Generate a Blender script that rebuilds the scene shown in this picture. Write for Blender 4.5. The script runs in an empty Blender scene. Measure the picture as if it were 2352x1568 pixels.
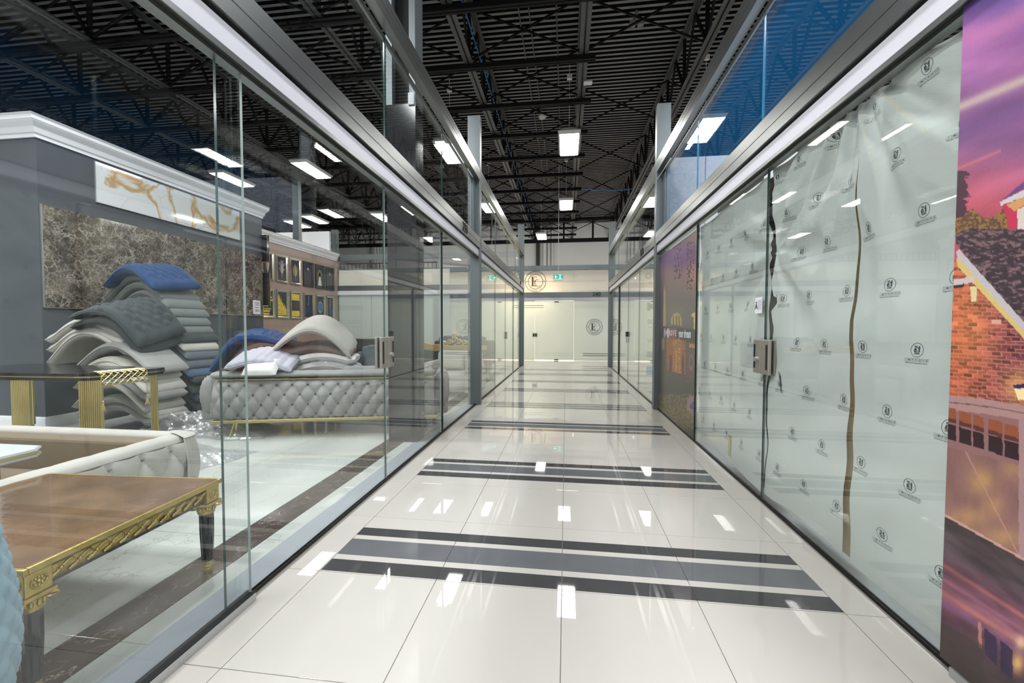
import bpy, math, random
import numpy as np
from mathutils import Vector, Matrix, Euler
random.seed(7)
S = bpy.context.scene
COL = S.collection
PI = math.pi
# ------------------------------------------------------------------ camera
YAW, PITCH, ROLL, FOC, CAMH = 0.1289, 0.0331, 0.0018, 955.0, 1.2137
def cam_basis():
    cy, sy, cp, sp = math.cos(YAW), math.sin(YAW), math.cos(PITCH), math.sin(PITCH)
    fwd = Vector((-sy*cp, cy*cp, -sp)); right = Vector((cy, sy, 0)); up = right.cross(fwd)
    return (math.cos(ROLL)*right+math.sin(ROLL)*up, -math.sin(ROLL)*right+math.cos(ROLL)*up, fwd)
_r, _u, _f = cam_basis()
cd = bpy.data.cameras.new('camera'); cam = bpy.data.objects.new('camera', cd); COL.objects.link(cam)
cd.sensor_width = 36.0; cd.lens = FOC/2352*36.0; cd.clip_start = 0.05; cd.clip_end = 200
cam.matrix_world = Matrix(((_r.x, _u.x, -_f.x, 0), (_r.y, _u.y, -_f.y, 0), (_r.z, _u.z, -_f.z, CAMH), (0, 0, 0, 1)))
S.camera = cam
# ------------------------------------------------------------------ world, exposure, unseen lamps
S.view_settings.view_transform = 'Standard'; S.view_settings.look = 'None'
S.view_settings.gamma = 1.0; S.view_settings.exposure = 0.1
S.view_settings.use_curve_mapping = False
w = bpy.data.worlds.new('world'); S.world = w; w.use_nodes = True
w.node_tree.nodes['Background'].inputs[0].default_value = (0.8, 0.86, 0.95, 1)
w.node_tree.nodes['Background'].inputs[1].default_value = 0.25
S.cycles.max_bounces = 10; S.cycles.transparent_max_bounces = 40; S.cycles.glossy_bounces = 6
S.cycles.diffuse_bounces = 4; S.cycles.caustics_reflective = False; S.cycles.caustics_refractive = False
S.cycles.sample_clamp_indirect = 6.0
LAMP_E = 56.0
LAMP_Z = 5.6
def area(name, loc, sx, sy, power, color=(1, .98, .95), rot=(0, 0, 0)):
    l = bpy.data.lights.new(name, 'AREA'); l.shape = 'RECTANGLE'; l.size = sx; l.size_y = sy; l.energy = power; l.color = color
    o = bpy.data.objects.new(name, l); COL.objects.link(o); o.location = loc; o.rotation_euler = rot; return o
# the rows of high bay lamps that hang above and behind the photographer
for yy in (5.3, 0.4, -4.0):
    for xx in (-9.6, -7.0, -4.6, -2.9, 0.05, 3.0, 5.6, 8.4):
        area('high_bay_light', (xx, yy if yy < 5 else 3.6, LAMP_Z), .45, 1.2, 84, (.96, .98, 1))
# added fill lights behind the frosted front; the second row brightens the far wall
for xx in (-9, -6, -3, 0, 3, 6):
    area('unit_fill', (xx, 17.2, 3.2), 1.2, .5, 34, (1, .96, .88))
    area('unit_fill', (xx, 21.5, 3.4), 1.2, .5, 40, (1, .98, .95), (PI*.75, 0, 0))
# a warm spotlight inside the office behind the round logo
area('office_light', (-1.5, 16.25, 3.2), .9, .5, 240, (1, .78, .48))
# ------------------------------------------------------------------ helpers: materials
def srgb(r, g, b):
    f = lambda c: (c/255/12.92) if c/255 <= .04045 else ((c/255+.055)/1.055)**2.4
    return (f(r), f(g), f(b))
def new_mat(name):
    m = bpy.data.materials.new(name); m.use_nodes = True; nt = m.node_tree
    return m, nt, nt.nodes, nt.links, nt.nodes['Principled BSDF']
def pm(name, rgb, rough=.5, metal=0.0, spec=.5, coat=0, noise=None, bump=None, sheen=0, emit=None):
    """plain principled; noise=(scale, amount) varies the colour; bump=(scale, strength)"""
    m, nt, N, L, p = new_mat(name)
    c = srgb(*rgb); p.inputs['Base Color'].default_value = (*c, 1)
    p.inputs['Roughness'].default_value = rough; p.inputs['Metallic'].default_value = metal
    p.inputs['Specular IOR Level'].default_value = spec
    if coat: p.inputs['Coat Weight'].default_value = coat; p.inputs['Coat Roughness'].default_value = .05
    if sheen: p.inputs['Sheen Weight'].default_value = sheen; p.inputs['Sheen Roughness'].default_value = .4
    tc = N.new('ShaderNodeTexCoord')
    if noise:
        t = N.new('ShaderNodeTexNoise'); t.inputs['Scale'].default_value = noise[0]; t.inputs['Detail'].default_value = 4
        L.new(tc.outputs['Object'], t.inputs['Vector'])
        r = N.new('ShaderNodeMapRange'); r.inputs[1].default_value = .3; r.inputs[2].default_value = .7
        r.inputs[3].default_value = 1-noise[1]; r.inputs[4].default_value = 1+noise[1]
        mx = N.new('ShaderNodeVectorMath'); mx.operation = 'SCALE'; mx.inputs[0].default_value = c
        L.new(t.outputs[0], r.inputs[0]); L.new(r.outputs[0], mx.inputs['Scale']); L.new(mx.outputs[0], p.inputs['Base Color'])
    if bump:
        t2 = N.new('ShaderNodeTexNoise'); t2.inputs['Scale'].default_value = bump[0]; t2.inputs['Detail'].default_value = 3
        L.new(tc.outputs['Object'], t2.inputs['Vector'])
        b = N.new('ShaderNodeBump'); b.inputs['Strength'].default_value = bump[1]; b.inputs['Distance'].default_value = .01
        L.new(t2.outputs[0], b.inputs['Height']); L.new(b.outputs[0], p.inputs['Normal'])
    if emit: p.inputs['Emission Color'].default_value = (*srgb(*emit[0]), 1); p.inputs['Emission Strength'].default_value = emit[1]
    return m
def glass_mat(name, tint, f0=.042):
    m, nt, N, L, p = new_mat(name); N.remove(p)
    out = N['Material Output']
    g = N.new('ShaderNodeNewGeometry'); d = N.new('ShaderNodeVectorMath'); d.operation = 'DOT_PRODUCT'
    L.new(g.outputs['Normal'], d.inputs[0]); L.new(g.outputs['Incoming'], d.inputs[1])
    a = N.new('ShaderNodeMath'); a.operation = 'ABSOLUTE'; L.new(d.outputs['Value'], a.inputs[0])
    s = N.new('ShaderNodeMath'); s.operation = 'SUBTRACT'; s.inputs[0].default_value = 1; L.new(a.outputs[0], s.inputs[1])
    q = N.new('ShaderNodeMath'); q.operation = 'POWER'; q.inputs[1].default_value = 5; L.new(s.outputs[0], q.inputs[0])
    k = N.new('ShaderNodeMath'); k.operation = 'MULTIPLY_ADD'; k.inputs[1].default_value = 1-f0; k.inputs[2].default_value = f0; L.new(q.outputs[0], k.inputs[0])
    t = N.new('ShaderNodeBsdfTransparent'); t.inputs[0].default_value = (*tint, 1)
    gl = N.new('ShaderNodeBsdfGlossy'); gl.inputs['Roughness'].default_value = 0; gl.inputs[0].default_value = (1, 1, 1, 1)
    mx = N.new('ShaderNodeMixShader'); L.new(k.outputs[0], mx.inputs[0]); L.new(t.outputs[0], mx.inputs[1]); L.new(gl.outputs[0], mx.inputs[2])
    L.new(mx.outputs[0], out.inputs[0]); return m
def frosted_mat(name, rgb, trans=.5, rough=.12):
    m, nt, N, L, p = new_mat(name); out = N['Material Output']
    p.inputs['Base Color'].default_value = (*srgb(*rgb), 1); p.inputs['Roughness'].default_value = rough
    t = N.new('ShaderNodeBsdfTranslucent'); t.inputs[0].default_value = (*srgb(*rgb), 1)
    mx = N.new('ShaderNodeMixShader'); mx.inputs[0].default_value = trans
    L.new(p.outputs[0], mx.inputs[1]); L.new(t.outputs[0], mx.inputs[2]); L.new(mx.outputs[0], out.inputs[0]); return m
def marble_mat(name, stops, scale, vein, vein_rgb, rough=.08, dist=1.5, warp=.6, vscale=3.0, spec=.5, vwidth=.03, grain=0):
    m, nt, N, L, p = new_mat(name)
    tc = N.new('ShaderNodeTexCoord'); geo = N.new('ShaderNodeNewGeometry')
    n = N.new('ShaderNodeTexNoise'); n.inputs['Scale'].default_value = scale; n.inputs['Detail'].default_value = 8; n.inputs['Distortion'].default_value = dist
    L.new(geo.outputs['Position'], n.inputs['Vector'])
    cr = N.new('ShaderNodeValToRGB'); e = cr.color_ramp.elements
    while len(e) < len(stops): e.new(.5)
    for i, (po, c) in enumerate(stops): e[i].position = po; e[i].color = (*srgb(*c), 1)
    L.new(n.outputs[0], cr.inputs[0])
    # warped cell edges make the veins
    wn = N.new('ShaderNodeTexNoise'); wn.inputs['Scale'].default_value = vscale*.8; wn.inputs['Detail'].default_value = 6
    L.new(geo.outputs['Position'], wn.inputs['Vector'])
    sc = N.new('ShaderNodeVectorMath'); sc.operation = 'SCALE'; sc.inputs['Scale'].default_value = warp; L.new(wn.outputs[1], sc.inputs[0])
    ad = N.new('ShaderNodeVectorMath'); L.new(geo.outputs['Position'], ad.inputs[0]); L.new(sc.outputs[0], ad.inputs[1])
    v = N.new('ShaderNodeTexVoronoi'); v.feature = 'DISTANCE_TO_EDGE'; v.inputs['Scale'].default_value = vscale; L.new(ad.outputs[0], v.inputs['Vector'])
    mr = N.new('ShaderNodeMapRange'); mr.inputs[1].default_value = 0; mr.inputs[2].default_value = vwidth; mr.inputs[3].default_value = vein; mr.inputs[4].default_value = 0
    L.new(v.outputs['Distance'], mr.inputs[0])
    n3 = N.new('ShaderNodeTexNoise'); n3.inputs['Scale'].default_value = scale*2.1; L.new(geo.outputs['Position'], n3.inputs['Vector'])
    r3 = N.new('ShaderNodeMapRange'); r3.inputs[1].default_value = .42; r3.inputs[2].default_value = .58; L.new(n3.outputs[0], r3.inputs[0])
    mm = N.new('ShaderNodeMath'); mm.operation = 'MULTIPLY'; L.new(mr.outputs[0], mm.inputs[0]); L.new(r3.outputs[0], mm.inputs[1])
    mx = N.new('ShaderNodeMix'); mx.data_type = 'RGBA'; L.new(mm.outputs[0], mx.inputs[0]); L.new(cr.outputs[0], mx.inputs[6]); mx.inputs[7].default_value = (*srgb(*vein_rgb), 1)
    L.new(mx.outputs[2], p.inputs['Base Color']); p.inputs['Roughness'].default_value = rough; p.inputs['Specular IOR Level'].default_value = spec
    return m
def emperador():
    m, nt, N, L, p = new_mat('brown_slab'); geo = N.new('ShaderNodeNewGeometry')
    def noise(sc, det, ro, dist=0, vec=None):
        n = N.new('ShaderNodeTexNoise'); n.inputs['Scale'].default_value = sc; n.inputs['Detail'].default_value = det; n.inputs['Roughness'].default_value = ro; n.inputs['Distortion'].default_value = dist
        L.new(vec or geo.outputs['Position'], n.inputs['Vector']); return n
    base = noise(2.2, 10, .68, .6); cr = N.new('ShaderNodeValToRGB'); e = cr.color_ramp.elements
    for i, (po, c) in enumerate(((.34, (44, 38, 33)), (.46, (68, 59, 51)), (.54, (88, 78, 67)), (.68, (116, 105, 91)))):
        if i > 1: e.new(po)
        e[i].position = po; e[i].color = (*srgb(*c), 1)
    L.new(base.outputs[0], cr.inputs[0]); col = cr.outputs[0]
    wn = noise(3.5, 8, .7)
    for vs_, wd, am, wa in ((4.5, .032, .95, .34), (10, .06, .75, .18), (22, .10, .42, .10)):
        sc = N.new('ShaderNodeVectorMath'); sc.operation = 'SCALE'; sc.inputs['Scale'].default_value = wa*2; L.new(wn.outputs[1], sc.inputs[0])
        ad = N.new('ShaderNodeVectorMath'); L.new(geo.outputs['Position'], ad.inputs[0]); L.new(sc.outputs[0], ad.inputs[1])
        v = N.new('ShaderNodeTexVoronoi'); v.feature = 'DISTANCE_TO_EDGE'; v.inputs['Scale'].default_value = vs_; L.new(ad.outputs[0], v.inputs['Vector'])
        mr = N.new('ShaderNodeMapRange'); mr.inputs[1].default_value = 0; mr.inputs[2].default_value = wd; mr.inputs[3].default_value = am; mr.inputs[4].default_value = 0; L.new(v.outputs['Distance'], mr.inputs[0])
        n3 = noise(vs_*.45, 3, .5); r3 = N.new('ShaderNodeMapRange'); r3.inputs[1].default_value = .40; r3.inputs[2].default_value = .60; L.new(n3.outputs[0], r3.inputs[0])
        mm = N.new('ShaderNodeMath'); mm.operation = 'MULTIPLY'; L.new(mr.outputs[0], mm.inputs[0]); L.new(r3.outputs[0], mm.inputs[1])
        mx = N.new('ShaderNodeMix'); mx.data_type = 'RGBA'; L.new(mm.outputs[0], mx.inputs[0]); L.new(col, mx.inputs[6]); mx.inputs[7].default_value = (*srgb(206, 198, 184), 1); col = mx.outputs[2]
    L.new(col, p.inputs['Base Color']); p.inputs['Roughness'].default_value = .07; return m
def attr_mat(name, rough=.35, spec=.4):
    m, nt, N, L, p = new_mat(name); a = N.new('ShaderNodeAttribute'); a.attribute_name = 'Col'
    L.new(a.outputs['Color'], p.inputs['Base Color']); p.inputs['Roughness'].default_value = rough; p.inputs['Specular IOR Level'].default_value = spec
    return m

# ------------------------------------------------------------------ helpers: meshes
class MB:
    def __init__(s): s.v = []; s.f = []; s.m = []
    def add(s, vs, fs, mi=0):
        b = len(s.v); s.v += [tuple(v) for v in vs]; s.f += [tuple(i+b for i in f) for f in fs]; s.m += [mi]*len(fs); return s
    def box(s, x0, x1, y0, y1, z0, z1, mi=0):
        vs = [(x, y, z) for x in (x0, x1) for y in (y0, y1) for z in (z0, z1)]
        return s.add(vs, [(0, 1, 3, 2), (4, 6, 7, 5), (0, 4, 5, 1), (2, 3, 7, 6), (0, 2, 6, 4), (1, 5, 7, 3)], mi)
    def prism(s, pts, axis, a0, a1, mi=0):
        """polygon pts in the other two axes, extruded along axis"""
        n = len(pts)
        def P(p, a): return {'x': (a, p[0], p[1]), 'y': (p[0], a, p[1]), 'z': (p[0], p[1], a)}[axis]
        vs = [P(p, a0) for p in pts]+[P(p, a1) for p in pts]
        return s.add(vs, [tuple(range(n))[::-1], tuple(range(n, 2*n))]+[(i, (i+1) % n, n+(i+1) % n, n+i) for i in range(n)], mi)
    def tube(s, pts, r, n=8, mi=0, cap=True):
        pts = [Vector(p) for p in pts]; rs = r if isinstance(r, (list, tuple)) else [r]*len(pts); vs = []
        for i, p in enumerate(pts):
            t = (pts[min(i+1, len(pts)-1)]-pts[max(i-1, 0)]).normalized()
            a = t.cross(Vector((0, 0, 1)) if abs(t.z) < .9 else Vector((1, 0, 0))).normalized(); b = t.cross(a)
            vs += [p+rs[i]*(math.cos(2*PI*k/n)*a+math.sin(2*PI*k/n)*b) for k in range(n)]
        fs = [(i*n+k, i*n+(k+1) % n, (i+1)*n+(k+1) % n, (i+1)*n+k) for i in range(len(pts)-1) for k in range(n)]
        if cap: fs += [tuple(range(n))[::-1], tuple(range((len(pts)-1)*n, len(pts)*n))]
        return s.add(vs, fs, mi)
    def lathe(s, prof, c=(0, 0, 0), n=20, mi=0, flute=0):
        vs = []
        for r, z in prof:
            for k in range(n):
                rr = r*(1-flute*(k % 2)); vs.append((c[0]+rr*math.cos(2*PI*k/n), c[1]+rr*math.sin(2*PI*k/n), c[2]+z))
        m = len(prof)
        fs = [(i*n+k, i*n+(k+1) % n, (i+1)*n+(k+1) % n, (i+1)*n+k) for i in range(m-1) for k in range(n)]
        fs += [tuple(range(n))[::-1], tuple(range((m-1)*n, m*n))]
        return s.add(vs, fs, mi)
    def grid(s, fn, nu, nv, mi=0, closeu=False):
        vs = [fn(i/nu, j/nv) for i in range(nu+1) for j in range(nv+1)]
        fs = [(i*(nv+1)+j, (i+1)*(nv+1)+j, (i+1)*(nv+1)+j+1, i*(nv+1)+j+1) for i in range(nu) for j in range(nv)]
        return s.add(vs, fs, mi)
    def sphere(s, c, rx, ry, rz, n=12, m=8, mi=0):
        def fn(u, v):
            a, b = 2*PI*u, PI*(v-.5); return (c[0]+rx*math.cos(a)*math.cos(b), c[1]+ry*math.sin(a)*math.cos(b), c[2]+rz*math.sin(b))
        return s.grid(fn, n, m, mi)
    def xf(s, M):
        s.v = [tuple(M @ Vector(v)) for v in s.v]; return s
    def mesh(s, name, mats, smooth=False):
        me = bpy.data.meshes.new(name); me.from_pydata(s.v, [], s.f); me.update()
        for m in (mats if isinstance(mats, (list, tuple)) else [mats]): me.materials.append(m)
        me.polygons.foreach_set('material_index', s.m)
        if smooth: me.polygons.foreach_set('use_smooth', [True]*len(s.f))
        return me
    def obj(s, name, mats, parent=None, smooth=False, bevel=0, kind=None):
        o = bpy.data.objects.new(name, s.mesh(name, mats, smooth)); COL.objects.link(o)
        if parent: o.parent = parent
        if kind: o['kind'] = kind
        if bevel:
            b = o.modifiers.new('b', 'BEVEL'); b.width = bevel; b.segments = 2; b.limit_method = 'ANGLE'; b.angle_limit = .6
        return o
def inst(name, me, parent=None, loc=(0, 0, 0), rot=(0, 0, 0), scale=None):
    o = bpy.data.objects.new(name, me); COL.objects.link(o); o.location = loc; o.rotation_euler = rot
    if scale: o.scale = scale
    if parent: o.parent = parent
    return o
def tag(o, label, cat=None, group=None, kind=None):
    o['label'] = label
    if cat: o['category'] = cat
    if group: o['group'] = group
    if kind: o['kind'] = kind
    return o
def empty(name, loc=(0, 0, 0), rz=0):
    o = bpy.data.objects.new(name, None); COL.objects.link(o); o.location = loc; o.rotation_euler = (0, 0, rz); o.empty_display_size = .1; return o
def struct(name, label, loc=(0, 0, 0)):
    return tag(empty(name, loc), label, 'structure' if False else None, None, 'structure')
def copy_tree(o, parent=None):
    c = o.copy(); COL.objects.link(c)
    if parent: c.parent = parent
    for ch in list(o.children): copy_tree(ch, c)
    return c
def text_mesh(txt, size, depth=.001, bold=0.0, align='CENTER', xs=1.0):
    cu = bpy.data.curves.new('t', 'FONT'); cu.body = txt; cu.size = size; cu.extrude = depth; cu.offset = bold; cu.align_x = align; cu.align_y = 'CENTER'; cu.resolution_u = 3
    o = bpy.data.objects.new('t', cu); COL.objects.link(o); bpy.context.view_layer.update()
    me = bpy.data.meshes.new_from_object(o); vs = [(v.co.x*xs, v.co.y, v.co.z) for v in me.vertices]; fs = [tuple(p.vertices) for p in me.polygons]
    bpy.data.objects.remove(o); bpy.data.curves.remove(cu); bpy.data.meshes.remove(me); return vs, fs
def onwall(vs, face, at, u0, z0):
    """text laid in XY -> standing on a wall. face 'y-': faces -Y at y=at. 'x-': faces -X at x=at, 'x+': faces +X"""
    if face == 'y-': return [(u0+x, at-z, z0+y) for x, y, z in vs]
    if face == 'y+': return [(u0-x, at+z, z0+y) for x, y, z in vs]
    if face == 'x-': return [(at-z, u0-x, z0+y) for x, y, z in vs]
    return [(at+z, u0+x, z0+y) for x, y, z in vs]
def proj(X, Y, Z):
    dx, dy, dz = X, Y, Z-CAMH
    d = dx*_f.x+dy*_f.y+dz*_f.z
    return 1176+FOC*(dx*_r.x+dy*_r.y+dz*_r.z)/d, 784-FOC*(dx*_u.x+dy*_u.y+dz*_u.z)/d

# ------------------------------------------------------------------ materials
def blue_haze_mat():  # clear glass with a blue reflection put into a diffuse haze colour
    m = glass_mat('blue_haze_glass', (.92, .95, .98)); nt = m.node_tree; N, L = nt.nodes, nt.links
    out = [n for n in N if n.type == 'OUTPUT_MATERIAL'][0]; src = out.inputs[0].links[0].from_socket
    d = N.new('ShaderNodeBsdfDiffuse'); d.inputs[0].default_value = (.03, .26, .62, 1)
    mx = N.new('ShaderNodeMixShader'); mx.inputs[0].default_value = .11
    L.new(src, mx.inputs[1]); L.new(d.outputs[0], mx.inputs[2]); L.new(mx.outputs[0], out.inputs[0]); return m
M_tile = pm('porcelain', (203, 198, 190), .012, spec=.55, noise=(1.3, .03))
M_inlay_d = pm('inlay_dark', (76, 75, 76), .03, spec=.5, noise=(6, .05))
M_inlay_g = pm('inlay_grey', (108, 109, 112), .03, spec=.5, noise=(6, .05))
M_grout = pm('grout', (150, 145, 138), .8)
M_store = marble_mat('store_marble', [(0, (176, 184, 178)), (.45, (196, 200, 194)), (1, (210, 212, 206))], .9, .45, (128, 126, 104), .07, vscale=2.6, vwidth=.012, warp=.9)
M_border = marble_mat('border_marble', [(0, (52, 44, 40)), (.5, (82, 72, 66)), (.8, (98, 86, 78)), (1, (110, 98, 90))], 4, .8, (178, 160, 142), .09, vscale=7, vwidth=.03, warp=.5)
M_slabw = marble_mat('white_slab', [(0, (206, 210, 212)), (.535, (212, 215, 216)), (.56, (190, 168, 132)), (.575, (184, 146, 98)), (.61, (204, 196, 180)), (.63, (212, 214, 216)), (1, (214, 216, 218))], .9, .8, (186, 160, 118), .05, dist=1.2, vscale=1.3, vwidth=.012, warp=.9)
M_slabb = emperador()
M_blackm = marble_mat('black_marble', [(0, (12, 12, 13)), (.6, (22, 22, 24)), (1, (34, 34, 38))], 3, .6, (120, 120, 120), .14, vscale=5, vwidth=.02)
M_alu = pm('brushed_alu', (156, 159, 158), .32, 1.0, noise=(3, .04))
M_post = pm('post_grey', (112, 119, 121), .38, .7)
M_fascia = pm('white_fascia', (214, 214, 222), .45)
M_channel = pm('dark_channel', (62, 66, 62), .4, .3)
M_black = pm('black_rubber', (14, 16, 17), .4)
M_rail = pm('chrome_rail', (190, 191, 192), .38, .8)
M_glass = glass_mat('clear_glass', (.975, .986, .982))
M_glassf = glass_mat('front_glass', (.965, .982, .977))
M_glassb = blue_haze_mat()
M_edge = pm('glass_edge', (60, 82, 80), .15, 0, .6)
M_edgel = pm('glass_edge_pale', (168, 182, 178), .2, 0, .6); M_edgeb = pm('glass_edge_blue', (88, 150, 185), .15, 0, .6)
M_frost = frosted_mat('frosted_glass', (218, 224, 222), .5, .08)
M_frostp = frosted_mat('white_panel', (232, 230, 224), .5, .2)
M_deck = pm('deck_paint', (116, 116, 119), .5, noise=(2, .1))
M_joist = pm('joist_paint', (78, 79, 80), .5)
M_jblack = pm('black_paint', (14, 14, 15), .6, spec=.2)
M_blue = pm('blue_cable', (50, 110, 175), .4)
M_conc = pm('painted_block', (206, 206, 204), .7, noise=(.6, .04))
M_wallg = pm('charcoal_wall', (72, 76, 82), .55, noise=(1.2, .04))
M_crown = pm('crown_white', (222, 222, 226), .4)
M_mauve = pm('mauve_wall', (156, 134, 124), .55, noise=(.8, .04))
M_white = pm('white_paint', (226, 228, 232), .5)
M_steel = pm('satin_steel', (168, 162, 154), .42, .75)
M_gold = pm('polished_gold', (208, 190, 132), .28, 1.0, noise=(8, .06))
M_goldl = pm('gold_leaf', (196, 172, 104), .36, .85, noise=(30, .12), bump=(60, .15))
M_lacq = pm('black_lacquer', (22, 24, 27), .12, coat=.5)
M_frame_s = pm('mirror_frame', (214, 208, 190), .12, .9)
M_lens = pm('lamp_lens', (255, 255, 255), .5, emit=((255, 253, 248), LAMP_E))
M_house = pm('lamp_housing', (222, 222, 222), .35)

def fabric(name, rgb, sheen=.5, amt=.06): return pm(name, rgb, .85, sheen=sheen*.22, noise=(7, amt), bump=(220, .12))
F_grey = fabric('grey_velvet', (148, 147, 144)); F_cream = fabric('cream_velvet', (184, 180, 172))
F_blue = fabric('blue_velvet', (6, 52, 98), .8, .12); F_navy = fabric('navy_velvet', (28, 40, 58), .6)
F_char = fabric('charcoal_velvet', (52, 58, 60), .6); F_slate = fabric('slate_velvet', (88, 98, 106), .6)
F_silver = fabric('silver_velvet', (106, 112, 110), .5); F_sblue = fabric('steel_blue_velvet', (76, 98, 122), .5)
F_brown = fabric('taupe_velvet', (112, 92, 80), .5); F_lilac = fabric('lilac_fabric', (186, 184, 196), .3); F_white = fabric('white_fabric', (222, 220, 218), .2)
F_rib = fabric('ribbed_taupe', (122, 104, 98), .3); F_sky = fabric('pale_blue_velvet', (148, 176, 192), .5)
F_camel = fabric('camel_velvet', (118, 102, 80), .5); F_black = fabric('black_velvet', (26, 28, 32), .5)
# plastic film
def plastic():
    m, nt, N, L, p = new_mat('plastic_film'); out = N['Material Output']
    t = N.new('ShaderNodeBsdfTransparent'); t.inputs[0].default_value = (.93, .93, .93, 1)
    g = N.new('ShaderNodeBsdfGlossy'); g.inputs['Roughness'].default_value = .22
    d = N.new('ShaderNodeBsdfDiffuse'); d.inputs[0].default_value = (.8, .8, .8, 1)
    a = N.new('ShaderNodeMixShader'); a.inputs[0].default_value = .45; L.new(g.outputs[0], a.inputs[1]); L.new(d.outputs[0], a.inputs[2])
    b = N.new('ShaderNodeMixShader'); b.inputs[0].default_value = .42; L.new(t.outputs[0], b.inputs[1]); L.new(a.outputs[0], b.inputs[2])
    L.new(b.outputs[0], out.inputs[0]); return m
M_film = plastic()

# ================================================================== FLOOR
XL, XR = -1.40, 1.365         # glass planes
floor = struct('floor', 'polished pale porcelain corridor floor with dark cross bands and marble shop floors')
fb = MB().box(-20, 12, -6, 26, -.12, -.006).obj('floor_base', M_grout, floor)
G = .0016
def tile_mesh(wx, wy, mat, name='tile', t=.006):
    b = MB(); x0, x1, y0, y1 = G, wx-G, G, wy-G; c = .0008
    b.add([(x0, y0, -t), (x1, y0, -t), (x1, y1, -t), (x0, y1, -t), (x0, y0, -c), (x1, y0, -c), (x1, y1, -c), (x0, y1, -c),
           (x0+c, y0+c, 0), (x1-c, y0+c, 0), (x1-c, y1-c, 0), (x0+c, y1-c, 0)],
          [(0, 1, 5, 4), (1, 2, 6, 5), (2, 3, 7, 6), (3, 0, 4, 7), (4, 5, 9, 8), (5, 6, 10, 9), (6, 7, 11, 10), (7, 4, 8, 11), (8, 9, 10, 11)])
    return b.mesh(name, mat)
CX, AY = -0.012, 1.897
cols = [(XL+.02, -1.212), (-1.212, -.612), (-.612, -.012), (-.012, .588), (.588, 1.188), (1.188, XR-.01)]
tm = {}
for (xa, xb) in cols:
    me = tile_mesh(xb-xa, .6, M_tile)
    for k in range(-5, 19):
        inst('tile', me, floor, (xa, AY+.6*k, 0))
# cross corridor
me = tile_mesh(.6, .6, M_tile)
yA = AY+.6*19
for i in range(-10, 8):
    for j in range(3): inst('tile', me, floor, (CX+.6*i, yA+.6*j, 0))
me2 = tile_mesh(.6, 15.47-(yA+1.8), M_tile)
for i in range(-10, 8): inst('tile', me2, floor, (CX+.6*i, yA+1.8, 0))
MB().box(-20, 12, 15.47, 25.6, -.006, 0).obj('office_floor', M_tile, floor)
# dark bands, one inlay strip per tile column
bands = [(1.905, 2.352), (3.257, 3.70), (4.86, 5.30), (6.25, 6.68), (7.87, 8.27), (9.22, 9.60), (10.62, 11.1), (11.85, 12.22)]
import itertools
smesh = {}
for bi, (ya, yb) in enumerate(bands):
    d = yb-ya
    for (fa, fb_, mt) in ((0, .23, M_inlay_d), (.335, .70, M_inlay_g), (.80, 1.0, M_inlay_d)):
        key = (round(d, 2), fa)
        for c in range(1, 5):
            xa, xb = cols[c]
            key = (bi, fa, c)
            b = MB().box(xa+G, xb-G, ya+fa*d, ya+fb_*d, -.003, .0006)
            b.obj('inlay_strip', mt, floor)
# shop floor (left): large marble tiles, dark border strip
def store_tiles(x0, x1, y0, y1, s, mat):
    nx, ny = max(1, round((x1-x0)/s)), max(1, round((y1-y0)/s)); dx, dy = (x1-x0)/nx, (y1-y0)/ny
    me = tile_mesh(dx, dy, mat)
    for i in range(nx):
        for j in range(ny): inst('tile', me, floor, (x0+dx*i, y0+dy*j, 0))
store_tiles(-1.70, XL-.03, -1.0, 13.16, .8, M_store)
store_tiles(-1.91, -1.70, -1.0, 13.16, .8, M_border)
store_tiles(-7.6, -1.91, -1.0, 13.16, .8, M_store)
store_tiles(XR+.05, 8.0, -1.0, 13.16, 1.2, M_tile)

# ================================================================== CEILING
ceiling = struct('ceiling', 'black painted corrugated steel deck carried on open web joists')
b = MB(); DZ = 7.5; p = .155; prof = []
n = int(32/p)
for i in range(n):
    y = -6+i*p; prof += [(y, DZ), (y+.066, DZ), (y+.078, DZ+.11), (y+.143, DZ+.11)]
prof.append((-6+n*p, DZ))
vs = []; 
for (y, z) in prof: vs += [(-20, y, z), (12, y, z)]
for i in range(len(prof)-1): b.add([vs[2*i], vs[2*i+1], vs[2*i+3], vs[2*i+2]], [(0, 1, 2, 3)], 0 if i % 4 == 0 else 1)   # recess shade put into the colour: flute webs and tops are black
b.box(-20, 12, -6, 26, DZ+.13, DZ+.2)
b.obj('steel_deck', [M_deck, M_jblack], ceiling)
CZ = 6.3
chord = MB()
for (z0, z1) in ((CZ, CZ+.07), (DZ-.12, DZ-.04)):
    for s in (-1, 1):
        xa, xb = sorted((s*.009, s*.085)); chord.box(xa, xb, -5.9, 25.2, z0 if z0 < 7 else z1-.012, z0+.012 if z0 < 7 else z1)
        xa, xb = sorted((s*.009, s*.021)); chord.box(xa, xb, -5.9, 25.2, z0, z1)
chord_me = chord.mesh('joist', M_joist)
vert_me = MB().box(-.03, .03, -.03, .03, CZ+.05, DZ-.1).mesh('strut', M_jblack)
P_ = 1.48
def diag(y0, z0, y1, z1, t=.028):
    L_ = math.hypot(y1-y0, z1-z0); ny, nz = -(z1-z0)/L_*t, (y1-y0)/L_*t
    return MB().prism([(y0-ny, z0-nz), (y1-ny, z1-nz), (y1+ny, z1+nz), (y0+ny, z0+nz)], 'x', -.02, .02)
dg1 = diag(0, CZ+.05, P_/2, DZ-.1).mesh('strut', M_jblack); dg2 = diag(P_/2, DZ-.1, P_, CZ+.05).mesh('strut', M_jblack)
Y0B = 6.57
JX = [.3+2.19*k for k in range(-9, 5)]
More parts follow.
